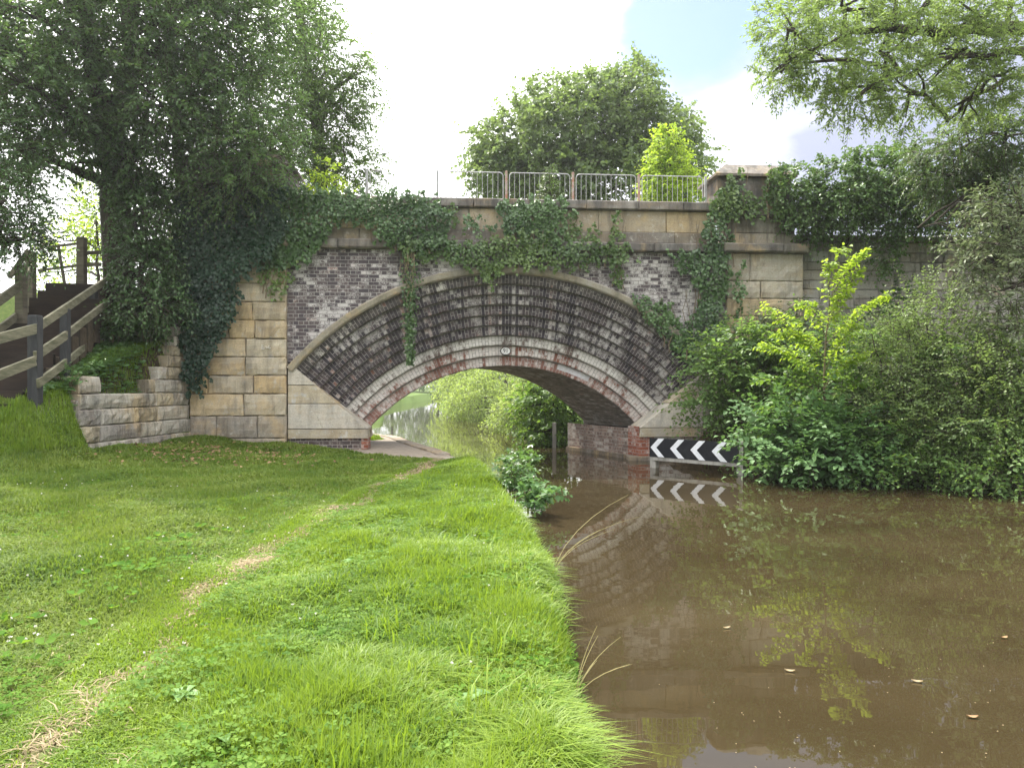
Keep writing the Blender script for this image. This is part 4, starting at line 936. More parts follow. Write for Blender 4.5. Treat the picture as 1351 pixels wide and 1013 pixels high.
# ---- the thicket on the right bank
def stemset(base, blobs, r=.03): return [([base, np.array(base) * .4 + np.array(b[0]) * .6 - np.array([0, 0, .1]), np.array(b[0])], r, .008) for b in blobs]
def thicket(name, label, base, blobs, mat, seed, ll, lw, K=9, Ls=(.4, .85), droop=.28, jit=.17, tone=(.42, .6), hang=.08, inner=.45, cat_='bush'):
    blobs = [(c, r, int(n * .72)) for c, r, n in blobs]
    base = (base[0], base[1], float(height(base[0], base[1])) - .05)
    tree(name, label, cat_, base, stemset(base, blobs), blobs, mat, seed, ll=ll, lw=lw, K=K, Ls=Ls, droop=droop, jit=jit, tone=tone, hang=hang, inner=inner, limbs=False, barkm=M_twig, twr=.004)
thicket('dark_thicket', 'dark dense scrub pressed against the bridge beside the chevron board', (4.9, 16.6), [bl(955, 490, 16.4, 40, 32, .5, 210), bl(932, 535, 16.5, 22, 28, .35, 100), bl(990, 530, 16.4, 46, 34, .5, 250), bl(1030, 500, 16.2, 50, 44, .7, 300), bl(975, 460, 16.6, 40, 26, .5, 170), bl(1040, 455, 16.6, 40, 26, .5, 170), bl(1025, 600, 15.4, 36, 22, .5, 150)], L_bram, 140, .125, .09, tone=(.34, .55))
thicket('dark_thicket', 'leafy scrub filling the bank between the sapling and the pale hawthorn', (7.0, 15.2), [bl(1130, 545, 15, 50, 50, .8, 330), bl(1180, 590, 14.6, 55, 40, .7, 300), bl(1100, 480, 15.6, 50, 40, .7, 260), bl(1160, 490, 15.4, 50, 44, .7, 300), bl(1080, 560, 15, 50, 50, .7, 300)], L_bram, 141, .115, .08, tone=(.42, .6))
thicket('dark_thicket', 'leafy scrub at the right edge of the frame below the elder', (9.3, 14.0), [bl(1300, 560, 13.6, 60, 60, .8, 380), bl(1350, 500, 13.8, 50, 60, .8, 330), bl(1260, 500, 14.2, 50, 50, .8, 300), bl(1340, 600, 13.2, 50, 36, .6, 220), bl(1400, 560, 13.4, 60, 80, .8, 250)], L_bram, 142, .115, .08, tone=(.52, .6))
thicket('sycamore_scrub', 'low sycamore shrub with layered pale leaves spilling over the water beside the chevron board', (5.6, 14.8), [bl(1046, 600, 14.1, 36, 20, .45, 140), bl(1060, 575, 14.1, 55, 26, .55, 190), bl(1110, 603, 13.8, 52, 22, .5, 170), bl(1070, 614, 13.6, 50, 16, .45, 150), bl(1140, 580, 14, 40, 20, .4, 110), bl(1040, 555, 14.4, 40, 16, .4, 80)], L_syc, 143, .145, .115, K=10, Ls=(.55, 1.0), droop=.25, jit=.12, tone=(.58, .5), hang=.05, inner=.3)
thicket('bank_scrub', 'shaded low greenery along the right waterline below the hawthorn', (7.4, 13.7), [bl(1180, 618, 13.4, 50, 18, .5, 200), bl(1240, 622, 13.1, 50, 20, .5, 210), bl(1120, 622, 13.7, 40, 12, .4, 110), bl(1210, 590, 13.6, 60, 30, .5, 260)], L_bram, 144, .095, .07, droop=.5, tone=(.34, .55))
thicket('bank_scrub', 'low greenery and roots along the waterline at the right edge of the photo', (9.2, 12.6), [bl(1300, 625, 12.6, 45, 22, .5, 210), bl(1350, 615, 12.3, 50, 34, .5, 260), bl(1290, 595, 12.9, 40, 22, .4, 150), bl(1400, 620, 12.2, 50, 30, .5, 150)], L_bram, 145, .095, .07, droop=.5, tone=(.55, .6))
thicket('hawthorn_bush', 'tall loose hawthorn with small pale leaves and spiky shoots in front of the wall', (7.7, 14.6), [bl(1190, 470, 14.2, 46, 46, .6, 330), bl(1235, 440, 14.2, 44, 44, .6, 300), bl(1250, 505, 13.9, 56, 50, .7, 430), bl(1190, 540, 13.9, 50, 40, .6, 330), bl(1245, 570, 13.5, 60, 32, .6, 330), bl(1225, 405, 14.4, 9, 36, .12, 34), bl(1250, 398, 14.4, 8, 32, .12, 26), bl(1200, 420, 14.4, 8, 28, .12, 26), bl(1272, 415, 14.4, 9, 28, .12, 30), bl(1150, 440, 14.4, 14, 26, .2, 40)], L_bramp, 146, .07, .048, K=12, droop=.15, tone=(.42, .7))
thicket('hawthorn_bush', 'shorter pale-leaved hawthorn close to the right edge above the waterline', (9.0, 13.4), [bl(1310, 510, 13, 44, 46, .5, 300), bl(1345, 470, 13, 34, 36, .5, 190), bl(1300, 565, 12.8, 44, 30, .5, 240)], L_bramp, 147, .07, .05, K=12, droop=.3, tone=(.36, .65))
thicket('climbing_bramble', 'dark bramble climbing the grey wall to the right of the bright sapling', (8.2, 17.9), [bl(1165, 430, 17.8, 30, 28, .25, 130), bl(1150, 470, 17.6, 34, 30, .3, 150), bl(1185, 400, 18, 20, 22, .15, 60)], L_ivy, 148, .10, .08, K=8, Ls=(.25, .45), droop=.5, cat_='bramble')
thicket('wall_foot_scrub', 'grey-green scrub at the foot of the right pier behind the sapling', (5.9, 17.4), [bl(1010, 450, 17.4, 46, 24, .3, 200), bl(1060, 440, 17.4, 44, 30, .3, 200), bl(1000, 490, 17.2, 60, 34, .3, 260), bl(960, 470, 17.4, 30, 26, .2, 100)], L_elder, 149, .11, .075, droop=.35, tone=(.25, .5))
thicket('dark_thicket', 'leafy scrub running on along the bank beyond the right edge of the frame', (12.5, 12.8), [((11.3, 12.6, 1.3), (1.2, .9, 1.0), 300), ((12.8, 12.4, 1.2), (1.3, .9, 1.0), 300), ((14.5, 11.8, 1.2), (1.4, .9, 1.0), 300), ((12.2, 14.2, 2.0), (1.6, 1.1, 1.3), 300), ((15.0, 13.8, 2.0), (1.7, 1.1, 1.3), 300)], L_bram, 151, .12, .085)
# the bright sapling
rng = np.random.default_rng(150); bs = np.array([5.72, 14.2, .4]); root = empty('bright_sapling', bs, 'slender sapling with glowing yellow-green leaves in front of the grey side wall', 'sapling')
m = MB(); stem_pts = [bs, wp(1088, 560, 14.2), wp(1087, 500, 14.2), wp(1090, 440, 14.25), wp(1098, 390, 14.3), wp(1104, 345, 14.35)]
m.tube(stem_pts, [.026, .024, .019, .014, .009, .004], 6); P, D, L = [], [], []
def branch(a_, b_, r_, n, l, arch=.12):
    a_ = np.array(a_); b_ = np.array(b_); f = lambda t: a_ + (b_ - a_) * t + np.array([0, 0, arch * math.sin(t * math.pi)])
    m.tube([f(t) for t in np.linspace(0, 1, 6)], [r_ * (1 - .8 * t) for t in np.linspace(0, 1, 6)], 5)
    for t in np.linspace(.12, .98, n):
        g = f(t + .03) - f(t - .03); P.append(f(t)); s_ = 1 if len(P) % 2 else -1
        D.append(nrm(g) + .75 * s_ * nrm(np.cross(g, [0, .5, 1])) + rng.normal(0, .2, 3) + np.array([0, 0, .15])); L.append(l * rng.uniform(.6, 1.2) * (1.1 - .5 * t))
for a_, b_, n in [((1104, 345), (1112, 333), 5), ((1098, 390), (1140, 335), 16), ((1092, 425), (1135, 360), 14), ((1094, 410), (1095, 350), 12), ((1090, 445), (1060, 400), 12), ((1089, 455), (1170, 390), 20), ((1088, 470), (1030, 440), 16), ((1088, 480), (1008, 405), 16), ((1088, 490), (1130, 430), 14), ((1087, 500), (1005, 455), 18), ((1087, 510), (1140, 470), 14), ((1090, 440), (1118, 385), 12)]:
    branch(wp(*a_, 14.25), wp(b_[0], b_[1], 14.25 + rng.uniform(-.45, .35)), .008, int(n * 2.1), .28)
m.build('stem', M_greentwig, root, off=bs)
d1_ = sprays(rng, np.array(P), np.array(D), np.array(L), 5, .112, .076, droop=.2, jit=.22, hang=.25)
put_leaves('upper_leaves', d1_, L_lime, rnd_cluster(rng, d1_['P'], .5, .5), root, off=bs); tw = [d1_['ax']]
P, D, L = [], [], []
for a_, b_, n in [((1087, 520), (1000, 500), 16), ((1087, 530), (1160, 505), 14), ((1087, 545), (1010, 540), 16), ((1088, 560), (1150, 550), 14), ((1087, 525), (1050, 480), 12), ((1087, 515), (1120, 480), 12)]:
    m = MB(); branch(wp(*a_, 14.2), wp(b_[0], b_[1], 14.2 + rng.uniform(-.6, .3)), .008, n, .34); m.build('side_branch', M_greentwig, root, off=bs)
d2_ = sprays(rng, np.array(P), np.array(D), np.array(L), 6, .13, .09, droop=.2, jit=.18, hang=.15)
put_leaves('lower_leaves', d2_, L_alder, rnd_cluster(rng, d2_['P'], .45, .5), root, off=bs); tw.append(d2_['ax'])
twig_mesh('twigs', np.concatenate(tw), .003, M_greentwig, root, off=bs)

# ---- beyond the arch
tree('willow_bush', 'pale sunlit willow filling the middle of the view through the arch', 'bush', (-.2, 42, .4), [([(-.2, 42, .4), (-.5, 42, 3.5)], .12, .05)],
     [bl(640, 525, 40, 34, 28, 1.6, 330), bl(615, 535, 41, 24, 22, 1.4, 200), bl(665, 510, 42, 40, 34, 1.8, 330), bl(620, 495, 44, 34, 30, 1.6, 260), bl(600, 520, 47, 22, 24, 1.4, 150)], L_will, 160, ll=.20, lw=.07, K=10, Ls=(.6, 1.1), droop=.6, inner=.5, tone=(.45, .6), hang=.5)
tree('waterside_bush', 'yellow-green bush overhanging the far water left of the dark alder', 'bush', (.9, 30, .4), [([(.9, 30, .4), (.8, 30, 2)], .08, .04)],
     [bl(690, 540, 29, 30, 22, .9, 220), bl(668, 550, 30, 22, 14, .8, 140), bl(710, 500, 31, 30, 30, 1.1, 200)], L_will, 161, ll=.14, lw=.07, K=9, Ls=(.4, .8), droop=.5, inner=.4, tone=(.35, .6))
tree('alder_bush', 'deep green broad-leaved bush just beyond the right mouth of the arch', 'bush', (2.0, 23.6, .3), [([(2.0, 23.6, .3), (1.8, 23.5, 2.4)], .07, .03)],
     [bl(728, 540, 23.2, 30, 36, .7, 260), bl(702, 535, 23.2, 22, 22, .5, 130), bl(745, 575, 23.2, 26, 22, .5, 140), bl(715, 570, 22.6, 24, 14, .5, 110), bl(735, 500, 24, 34, 26, .8, 180)], L_alder, 162, ll=.15, lw=.11, K=7, Ls=(.35, .6), droop=.4, jit=.3, inner=.4, tone=(.45, .7), hang=.35)
for k, (x, y, z, r_, rz_, n, mt, lab) in enumerate([(-13, 135, 2.2, 7, 5, 420, L_far, 'dark tree on the far skyline at the left side of the arch view'), (-4, 130, 2.2, 7, 6, 420, L_far, 'tall far tree behind the willow in the arch view'), (6, 120, 2, 7, 6, 420, L_far, 'far tree behind the alder in the arch view'), (-19.5, 125, 2, 7, 5, 380, L_far, 'far tree beyond the left bank of the canal'), (-2, 75, 1, 4.5, 3.6, 350, L_will, 'light green mid-distance tree on the right of the far canal')]):
    c = np.array([x, y, z + rz_]); tree('distant_tree', lab, 'tree', (x, y, .3), [([(x, y, .3), (x, y, z + rz_)], .3, .12)], [(c, (r_, r_ * .8, rz_), n), (c + np.array([r_ * .5, 0, -1]), (r_ * .7, r_ * .6, rz_ * .6), n // 2), (c + np.array([-r_ * .5, 0, -1.2]), (r_ * .7, r_ * .6, rz_ * .7), n // 2), (c + np.array([0, -r_ * .3, -rz_ * .6]), (r_ * 1.1, r_ * .5, rz_ * .5), n // 2)], mt, 165 + k, group='trees far along the canal', ll=.42, lw=.30, K=8, Ls=(1.0, 2.0), inner=.55, limbs=False, twr=.02)

# ---- ivy on the bridge
M_ivystem = plain_mat('ivy_stem', (.20, .155, .10), (.11, .085, .06), .9, 9)
def inpoly(px, py, poly):
    x, y = px, py; res = np.zeros(len(x), bool); n = len(poly)
    for i in range(n):
        x0, y0 = poly[i]; x1, y1 = poly[(i + 1) % n]
        c = ((y0 > y) != (y1 > y)) & (x < (x1 - x0) * (y - y0) / ((y1 - y0) + 1e-9) + x0); res ^= c
    return res
def ivy(name, label, polys, n, mat, seed, v0=-.16, bulge=.18, ll=.085, lw=.078, ragged=5, tone=(.45, .6), hang=1.0, gaps=.0, parent_label=None, cat_='ivy', shoots=0):
    """ivy grown on the face of the masonry: outlines give where on the wall it grows"""
    rng = np.random.default_rng(seed); PX, PY = [], []
    area = []
    for poly in polys:
        q = np.array(poly, float); lo, hi = q.min(0), q.max(0); area.append((hi - lo).prod())
    for poly, ar in zip(polys, area):
        q = np.array(poly, float); lo, hi = q.min(0), q.max(0); k = int(n * ar / sum(area) * 2.2)
        x, y = rng.uniform(lo[0] - 6, hi[0] + 6, k), rng.uniform(lo[1] - 6, hi[1] + 6, k)
        wx = ragged * (np.sin(x * .21 + y * .13 + seed) + np.sin(x * .47 - y * .39 + 2 * seed) * .7); wy = ragged * (np.sin(x * .33 - y * .11 + seed * 3) + np.sin(y * .51 + x * .29) * .7)
        ok = inpoly(x + wx, y + wy, poly)
        if gaps: ok &= (np.sin(x * .19 + 1.3 * seed) + np.sin(y * .23 + x * .11) + np.sin(x * .37 - y * .31 + seed) + rng.normal(0, .5, k)) > (-2.2 + gaps * 2)
        PX.append(x[ok]); PY.append(y[ok])
    x = np.concatenate(PX); y = np.concatenate(PY)
    t = (x - 675.5) / FPX; s = (HOR - y) / FPX
    lump = .5 + .25 * np.sin(x * .09 + seed) + .25 * np.sin(y * .12 + x * .05 + seed * 2)
    v = v0 - bulge * lump * rng.uniform(.05, 1, len(x)) ** .6
    lam = (v0 + O.dot(ev)) / (-t * math.sin(TH) + math.cos(TH)); lam = lam + (v - v0)
    P = np.stack([t * lam, lam, CAM_Z + s * lam], 1)
    fr = np.array([-ev.x, -ev.y, 0]) * -1; fwd = np.array([ev.x, ev.y, 0])
    D = nrm(np.array([0, 0, -hang]) + rng.normal(0, .55, (len(x), 3)) - fwd * .35); N = nrm(-fwd * 1.0 + np.array([0, 0, .45]) + rng.normal(0, .35, (len(x), 3)))
    sz = rng.uniform(.55, 1.2, len(x))
    c = P.mean(0); o = leaves(name, P, D, N, ll * sz, lw * sz, mat, rnd_cluster(rng, P, tone[0], tone[1], 2.2), off=c, loc=c)
    for _ in range(shoots):        # woody stems climbing through it
        k = rng.integers(len(P)); near = np.where((np.abs(x - x[k]) < 9) & (np.abs(y - y[k]) < 75))[0]
        if len(near) < 8: continue
        m = MB(); y0, y1 = y[near].max(), y[near].min(); pts = []
        for tt in np.linspace(0, 1, 8):
            yy = y0 + (y1 - y0) * tt; xx = x[k] + 3.5 * math.sin(tt * 5 + k) + rng.normal(0, 1); l_ = (v0 - .02 + O.dot(ev)) / (-((xx - 675.5) / FPX) * math.sin(TH) + math.cos(TH)); pts.append(np.array([(xx - 675.5) / FPX * l_, l_, CAM_Z + (HOR - yy) / FPX * l_]) - c)
        m.tube(pts, [.016 - .011 * t for t in np.linspace(0, 1, 8)], 5); m.build('stem', M_ivystem, o)
    return tag(o, label, cat_, 'ivy growing on the bridge')
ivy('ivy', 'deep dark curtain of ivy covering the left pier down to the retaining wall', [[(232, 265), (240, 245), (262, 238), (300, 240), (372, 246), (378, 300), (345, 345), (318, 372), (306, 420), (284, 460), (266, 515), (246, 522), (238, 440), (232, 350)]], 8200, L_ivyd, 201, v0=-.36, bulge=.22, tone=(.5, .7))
ivy('ivy', 'thick ivy heaped over the left half of the parapet', [[(352, 246), (430, 250), (480, 255), (520, 250), (560, 255), (592, 275), (598, 300), (590, 320), (540, 330), (505, 318), (486, 296), (442, 292), (428, 320), (400, 345), (378, 350), (350, 352), (345, 320)]], 5200, L_ivy, 202, shoots=7, v0=-.2, bulge=.21, tone=(.45, .6))
ivy('ivy', 'yellowish creeper trailing over the top of the left pilaster', [[(340, 300), (385, 305), (392, 340), (382, 372), (366, 395), (352, 390), (338, 360)]], 420, L_ivyb, 203, shoots=3, v0=-.17, bulge=.06, gaps=.55)
ivy('ivy', 'fringe of bright ivy running along the string course above the arch', [[(512, 318), (560, 312), (610, 318), (660, 310), (720, 306), (770, 318), (822, 320), (838, 336), (815, 350), (790, 343), (760, 353), (700, 350), (662, 354), (642, 366), (630, 355), (600, 345), (540, 340)], [(625, 350), (660, 348), (655, 380), (640, 372)]], 3600, L_ivyb, 204, shoots=5, v0=-.18, bulge=.16, ragged=6, tone=(.32, .65), gaps=.12)
ivy('ivy', 'square patch of ivy spilling over the middle of the parapet', [[(660, 266), (742, 262), (755, 276), (738, 300), (732, 318), (690, 318), (662, 300)], [(620, 280), (632, 290), (626, 305), (612, 292)], [(640, 290), (655, 290), (652, 302), (640, 302)]], 1900, L_ivy, 205, shoots=5, v0=-.13, bulge=.14, tone=(.5, .6), gaps=.15)
ivy('ivy', 'thin strands of ivy on the parapet right of the square patch', [[(752, 283), (766, 280), (764, 322), (748, 322)], [(775, 300), (790, 292), (786, 325), (772, 325)], [(806, 282), (818, 280), (820, 330), (822, 378), (810, 376), (806, 330)], [(590, 268), (600, 268), (604, 300), (592, 296)]], 620, L_ivyb, 206, shoots=4, v0=-.10, bulge=.07, ragged=3)
ivy('ivy', 'broad column of ivy climbing the right side of the arch to the pedestal', [[(936, 258), (975, 238), (985, 262), (962, 300), (966, 330), (956, 398), (950, 470), (905, 470), (892, 442), (908, 420), (922, 400), (916, 370), (890, 348), (885, 333), (925, 330), (932, 300)], [(972, 345), (982, 345), (980, 420), (968, 425)]], 4200, L_ivy, 207, shoots=9, v0=-.2, bulge=.20, tone=(.55, .55))
ivy('ivy', 'ivy creeping down the right haunch of the arch along the hood mould', [[(832, 383), (848, 392), (872, 400), (905, 430), (928, 468), (905, 478), (868, 440), (842, 408)], [(868, 398), (886, 392), (892, 425), (880, 432)]], 1300, L_ivy, 208, shoots=4, v0=-.06, bulge=.12, tone=(.5, .6), ragged=3)
ivy('ivy', 'tufts of ivy over the hipped cap of the right pedestal', [[(938, 264), (972, 228), (982, 226), (962, 256), (990, 254), (1015, 262), (1008, 286), (968, 288), (950, 280)], [(1008, 222), (1046, 216), (1062, 262), (1050, 295), (1016, 285), (1012, 255)]], 1900, L_ivyb, 209, shoots=4, v0=-.26, bulge=.16, tone=(.35, .6), gaps=.45)
# hanging strand
rng = np.random.default_rng(210); m = MB(); bh = W(U(538, -.2), -.2, Z(318))
root = empty('hanging_creeper', bh, 'dried brown stems and ivy hanging in front of the left part of the arch', 'creeper')
for _ in range(16):
    x = rng.uniform(526, 552); y1 = rng.uniform(350, 440); a_ = W(U(x, -.2), -.2, Z(rng.uniform(312, 325))); b_ = W(U(538 + (x - 538) * .45 + rng.normal(0, 3), -.2), -.22 + rng.normal(0, .04), Z(y1)); limb(m, a_, b_, .008, .004, rng, n=7, wob=.35, sides=4)
m.build('stems', plain_mat('dry_stem', (.30, .24, .15), (.18, .14, .09), .9, 9), root, off=bh)
n = 750; y = 340 + 140 * rng.uniform(0, 1, n) ** .8; x = 541 + (1 - (y - 340) / 230) * rng.normal(0, 6.5, n); v = -.22 + rng.normal(0, .05, n)
lam_ = (v + O.dot(ev)) / (-((x - 675.5) / FPX) * math.sin(TH) + math.cos(TH)); P = np.stack([(x - 675.5) / FPX * lam_, lam_, CAM_Z + (HOR - y) / FPX * lam_], 1)
leaves('foliage', P, nrm(np.array([0, 0, -1]) + rng.normal(0, .5, (n, 3))), nrm(np.array([0, -1, .4]) + rng.normal(0, .4, (n, 3))), .08 * rng.uniform(.5, 1.1, n), .07 * rng.uniform(.5, 1.1, n), L_ivy, rng.uniform(0, 1, n), root, off=bh)
# the heap of ivy on the side wall, standing out from it
bi = W(U(1110, 0), .1, 5.0)
tree('ivy_bush', 'great bushy heap of tree ivy hanging over the top of the right side wall', 'ivy', bi, [([bi, bi + np.array([.3, 0, .6]), bi + np.array([.8, -.2, 1.0])], .07, .03)],
     [bl(1042, 250, 18.2, 24, 30, .45, 150), bl(1072, 268, 18.2, 26, 26, .5, 160), bl(1106, 244, 18.1, 34, 34, .6, 260), bl(1150, 232, 18.0, 34, 34, .65, 260), bl(1130, 268, 17.9, 44, 26, .6, 230), bl(1192, 228, 18.1, 32, 36, .65, 240), bl(1190, 265, 18.0, 34, 30, .6, 210), bl(1105, 284, 18.1, 50, 18, .45, 210), bl(1180, 288, 18, 32, 20, .45, 140), bl(1060, 290, 18.3, 35, 22, .4, 130), bl(1172, 335, 18.1, 11, 20, .2, 60), bl(1230, 265, 18.1, 34, 45, .6, 220), bl(1275, 270, 18.3, 40, 50, .6, 220), bl(1340, 270, 18.3, 50, 60, .6, 220)], L_ivym, 211, ll=.10, lw=.085, K=8, Ls=(.25, .45), inner=.55, droop=.4, tone=(.5, .75), hang=.3, limbs=False)

# ================================================================== grass, weeds and small growth
def grass_stuff(name, seed, n, yfun, xr, mat, hfun, wfun, tone, keep=None, lean=.35, kind='stuff', label=None):
    rng = np.random.default_rng(seed); Y = yfun(rng, n); X = rng.uniform(0, 1, n); lo, hi = xr(Y); X = lo + (hi - lo) * X
    ok = (np.abs(X) < .74 * Y + 3.2)
    if keep is not None: ok &= keep(rng, X, Y)
    X, Y = X[ok], Y[ok]; n = len(X); Zg = height(X, Y); h = hfun(rng, X, Y) * rng.uniform(.5, 1.25, n); wd = wfun(Y) * rng.uniform(.7, 1.3, n)
    an = rng.uniform(0, 6.283, n); ld = lean * rng.uniform(.1, 1.4, n) * (1 + .5 * np.sin(X * 3 + Y * 2.3)); dx, dy = np.cos(an) * ld, np.sin(an) * ld
    bx, by = -np.sin(an) * wd / 2, np.cos(an) * wd / 2
    base = np.stack([X, Y, Zg - .01], 1); b_ = np.stack([bx, by, 0 * bx], 1); mid = base + np.stack([dx * h * .35, dy * h * .35, h * .62], 1); tip = base + np.stack([dx * h * 1.1, dy * h * 1.1, h * np.clip(1.05 - ld * .35, .4, 1)], 1)
    V = np.stack([base - b_, base + b_, mid + b_ * .8, mid - b_ * .8, tip], 1).reshape(-1, 3); i = np.arange(n) * 5
    q = np.stack([i, i + 1, i + 2, i + 3], 1); t = np.stack([i + 3, i + 2, i + 4], 1)
    r_ = np.clip(tone(rng, X, Y), 0, 1)
    o = link(name, np_mesh(name, V, [q, t], {'rnd': np.concatenate([r_, r_])}), mat); return tag(o, kind='stuff')
def invy(a_, b_): return lambda rng, n: a_ * (b_ / a_) ** rng.uniform(0, 1, n)       # more blades where it is near
def pnoise(X, Y, s, k=0): return (np.sin(X * 1.7 * s + k) + np.sin(Y * 1.3 * s + 1.7 * k + X * s * .6) + np.sin((X - Y) * 1.1 * s + 2.1 * k)) / 3
not_path = lambda rng, X, Y: (rng.uniform(0, 1, len(X)) > path_mask(X, Y) * .93) & ~((Y > 15.6) & (X > bankL(Y) - (np.interp(Y, TP_Y, TP_W) + .05)))
near_path = lambda X, Y: 1 - sstep(np.abs(X - path_x(Y)), .12, .75)
def tone_r(rng, X, Y): return .48 + .32 * pnoise(X, Y, 1.6, 1) + .28 * pnoise(X, Y, 5, 2) + rng.normal(0, .24, len(X))
grass_stuff('grass', 301, 330000, invy(1.9, 17.2), lambda Y: (path_x(Y) - .3, bankL(Y) - .01), L_grass, lambda r, X, Y: (.12 + .02 * sstep(X, bankL(Y) - .9, bankL(Y)) + .05 * pnoise(X, Y, 3, 5) + .03 * pnoise(X, Y, 9, 2)) * (1 - .72 * near_path(X, Y)), lambda Y: .0036 * (1 + Y * .30), tone_r, not_path, lean=.85)
grass_stuff('grass', 302, 400000, invy(1.9, 17.4), lambda Y: (np.maximum(-.74 * Y - 3.0, -7.3 - 2.2 * (Y < 12)), path_x(Y) + .2), L_grassd, lambda r, X, Y: (.075 + .03 * pnoise(X, Y, 2.5, 4)) * (1 - .72 * near_path(X, Y)), lambda Y: .0036 * (1 + Y * .30), tone_r, not_path, lean=.85)
grass_stuff('bank_grass', 303, 75000, lambda r, n: r.uniform(8.5, 17, n), lambda Y: (np.full_like(Y, -9.8), np.full_like(Y, -6.6)), L_grass, lambda r, X, Y: .12 + .05 * pnoise(X, Y, 2.5, 4), lambda Y: .012 + 0 * Y, tone_r, lambda r, X, Y: (height(X, Y) > .75) & (np.abs((X + 8.3) + (Y - 11.6) * .21) > .62), lean=.6)
grass_stuff('edge_grass', 304, 5000, invy(2.2, 15.5), lambda Y: (bankL(Y) - .30, bankL(Y) + .03), L_grass, lambda r, X, Y: .10 + .06 * pnoise(X, Y, 2.2, 7), lambda Y: .005 * (1 + Y * .22), tone_r, lean=1.0)
grass_stuff('dry_grass', 305, 26000, invy(2.0, 15), lambda Y: (np.maximum(-.74 * Y - .3, -7), bankL(Y)), L_straw, lambda r, X, Y: .05 + 0 * X, lambda Y: .004 * (1 + Y * .28), lambda r, X, Y: r.uniform(0, 1, len(X)), lambda r, X, Y: (r.uniform(0, 1, len(X)) < .10 + .9 * path_mask(X, Y) * np.clip(Y / 10, .1, 1) + .30 * (pnoise(X, Y, 1.2, 3) > .35) + .25 * ((X > .0) & (Y < 5.5) & (pnoise(X, Y, 2.2, 9) > .2))), lean=2.2)
grass_stuff('path_straw', 307, 15000, invy(2.6, 15.4), lambda Y: (path_x(Y) - .2, path_x(Y) + .2), L_straw, lambda r, X, Y: .035 + 0 * X, lambda Y: .004 * (1 + Y * .28), lambda r, X, Y: r.uniform(0, 1, len(X)), lambda r, X, Y: r.uniform(0, 1, len(X)) < path_mask(X, Y) * np.clip(Y / 10, .12, .75), lean=2.6)
grass_stuff('far_verge_grass', 306, 26000, lambda r, n: r.uniform(20.2, 34, n), lambda Y: (bankL(Y) - 3.0, bankL(Y) - .12), L_grass, lambda r, X, Y: .14 + 0 * X, lambda Y: .03 + 0 * Y, tone_r, lambda r, X, Y: X < bankL(Y) - np.interp(Y, TP_Y, TP_W) - .02 + .5 * (Y > 24.6))
grass_stuff('tall_grass', 308, 8000, invy(2.1, 13), lambda Y: (bankL(Y) - 1.3, bankL(Y) - .02), L_grass, lambda r, X, Y: .21 + .07 * pnoise(X, Y, 3, 3), lambda Y: .005 * (1 + Y * .2), tone_r, lambda r, X, Y: (pnoise(X, Y, 6.5, 3) + r.normal(0, .25, len(X)) > .42), lean=.5)
# clover and small weeds: flat little leaves among the blades
def weeds(name, seed, n, mat, yr_, xr, size, up, keep=None, zoff=(.03, .10)):
    rng = np.random.default_rng(seed); Y = invy(*yr_)(rng, n); lo, hi = xr(Y); X = lo + (hi - lo) * rng.uniform(0, 1, n); ok = np.abs(X) < .74 * Y + .4
    if keep is not None: ok &= keep(rng, X, Y)
    X, Y = X[ok], Y[ok]; n = len(X); k = 3; C = np.stack([X, Y, height(X, Y) + rng.uniform(*zoff, n)], 1); sz = size * rng.uniform(.6, 1.3, n) * (1 + Y * .03)
    a0 = rng.uniform(0, 6.28, n); P, D, N, L = [], [], [], []
    nn = nrm(np.array([0, -.2, 1]) + rng.normal(0, .3, (n, 3)))
    for j in range(k):
        an = a0 + 2.094 * j; d = np.stack([np.cos(an), np.sin(an), np.full(n, up)], 1); P.append(C + d * .002); D.append(d); N.append(nn); L.append(sz)
    L = np.concatenate(L); P = np.concatenate(P); o = leaves(name, P, np.concatenate(D), np.concatenate(N), L, L * .85, mat, np.tile(np.clip(rng.normal(.5, .28, n), 0, 1), 3), fold=.08, wide=.6); return tag(o, kind='stuff')
weeds('clover', 311, 4000, L_clover, (2.0, 12), lambda Y: (path_x(Y), bankL(Y) + .1), .019, .1, lambda r, X, Y: (pnoise(X, Y, 2.6, 6) + r.normal(0, .4, len(X)) > .35) & (np.abs(X - path_x(Y)) > .3), (.03, .09))
weeds('lawn_weeds', 315, 16000, leaf_mat('small_weed', (.05, .11, .02), (.14, .225, .04), (.24, .38, .05), .3, .7, .1), (2.0, 12), lambda Y: (path_x(Y) + .1, bankL(Y)), .020, .35, lambda r, X, Y: pnoise(X, Y, 3.3, 1) + r.normal(0, .5, len(X)) > 0, (.03, .10))
weeds('clover', 312, 5000, L_clover, (2.2, 13), lambda Y: (np.maximum(-.72 * Y, -6), path_x(Y)), .018, .1, lambda r, X, Y: (pnoise(X, Y, 1.6, 2) + r.normal(0, .3, len(X)) > .3) & (np.abs(X - path_x(Y)) > .3), (.03, .08))
weeds('bank_weeds', 313, 22000, L_clover, (2.0, 14), lambda Y: (bankL(Y) - .75, bankL(Y) + .16), .024, .3, lambda r, X, Y: (pnoise(X, Y, 3, 4) + r.normal(0, .45, len(X)) > .1) & (r.exponential(.17, len(X)) > bankL(Y) - X), (.0, .12))
weeds('bank_weeds', 314, 15000, L_water, (9, 17), lambda Y: (np.full_like(Y, -9.3), np.full_like(Y, -7.3)), .07, .2, lambda r, X, Y: (height(X, Y) > 1.2) & (X < -7.45) & (Y > 12.4) & (pnoise(X, Y, 1.5, 3) > -.25) & (np.abs((X + 8.3) + (Y - 11.6) * .21) > .7), (.02, .10))
rng = np.random.default_rng(320)
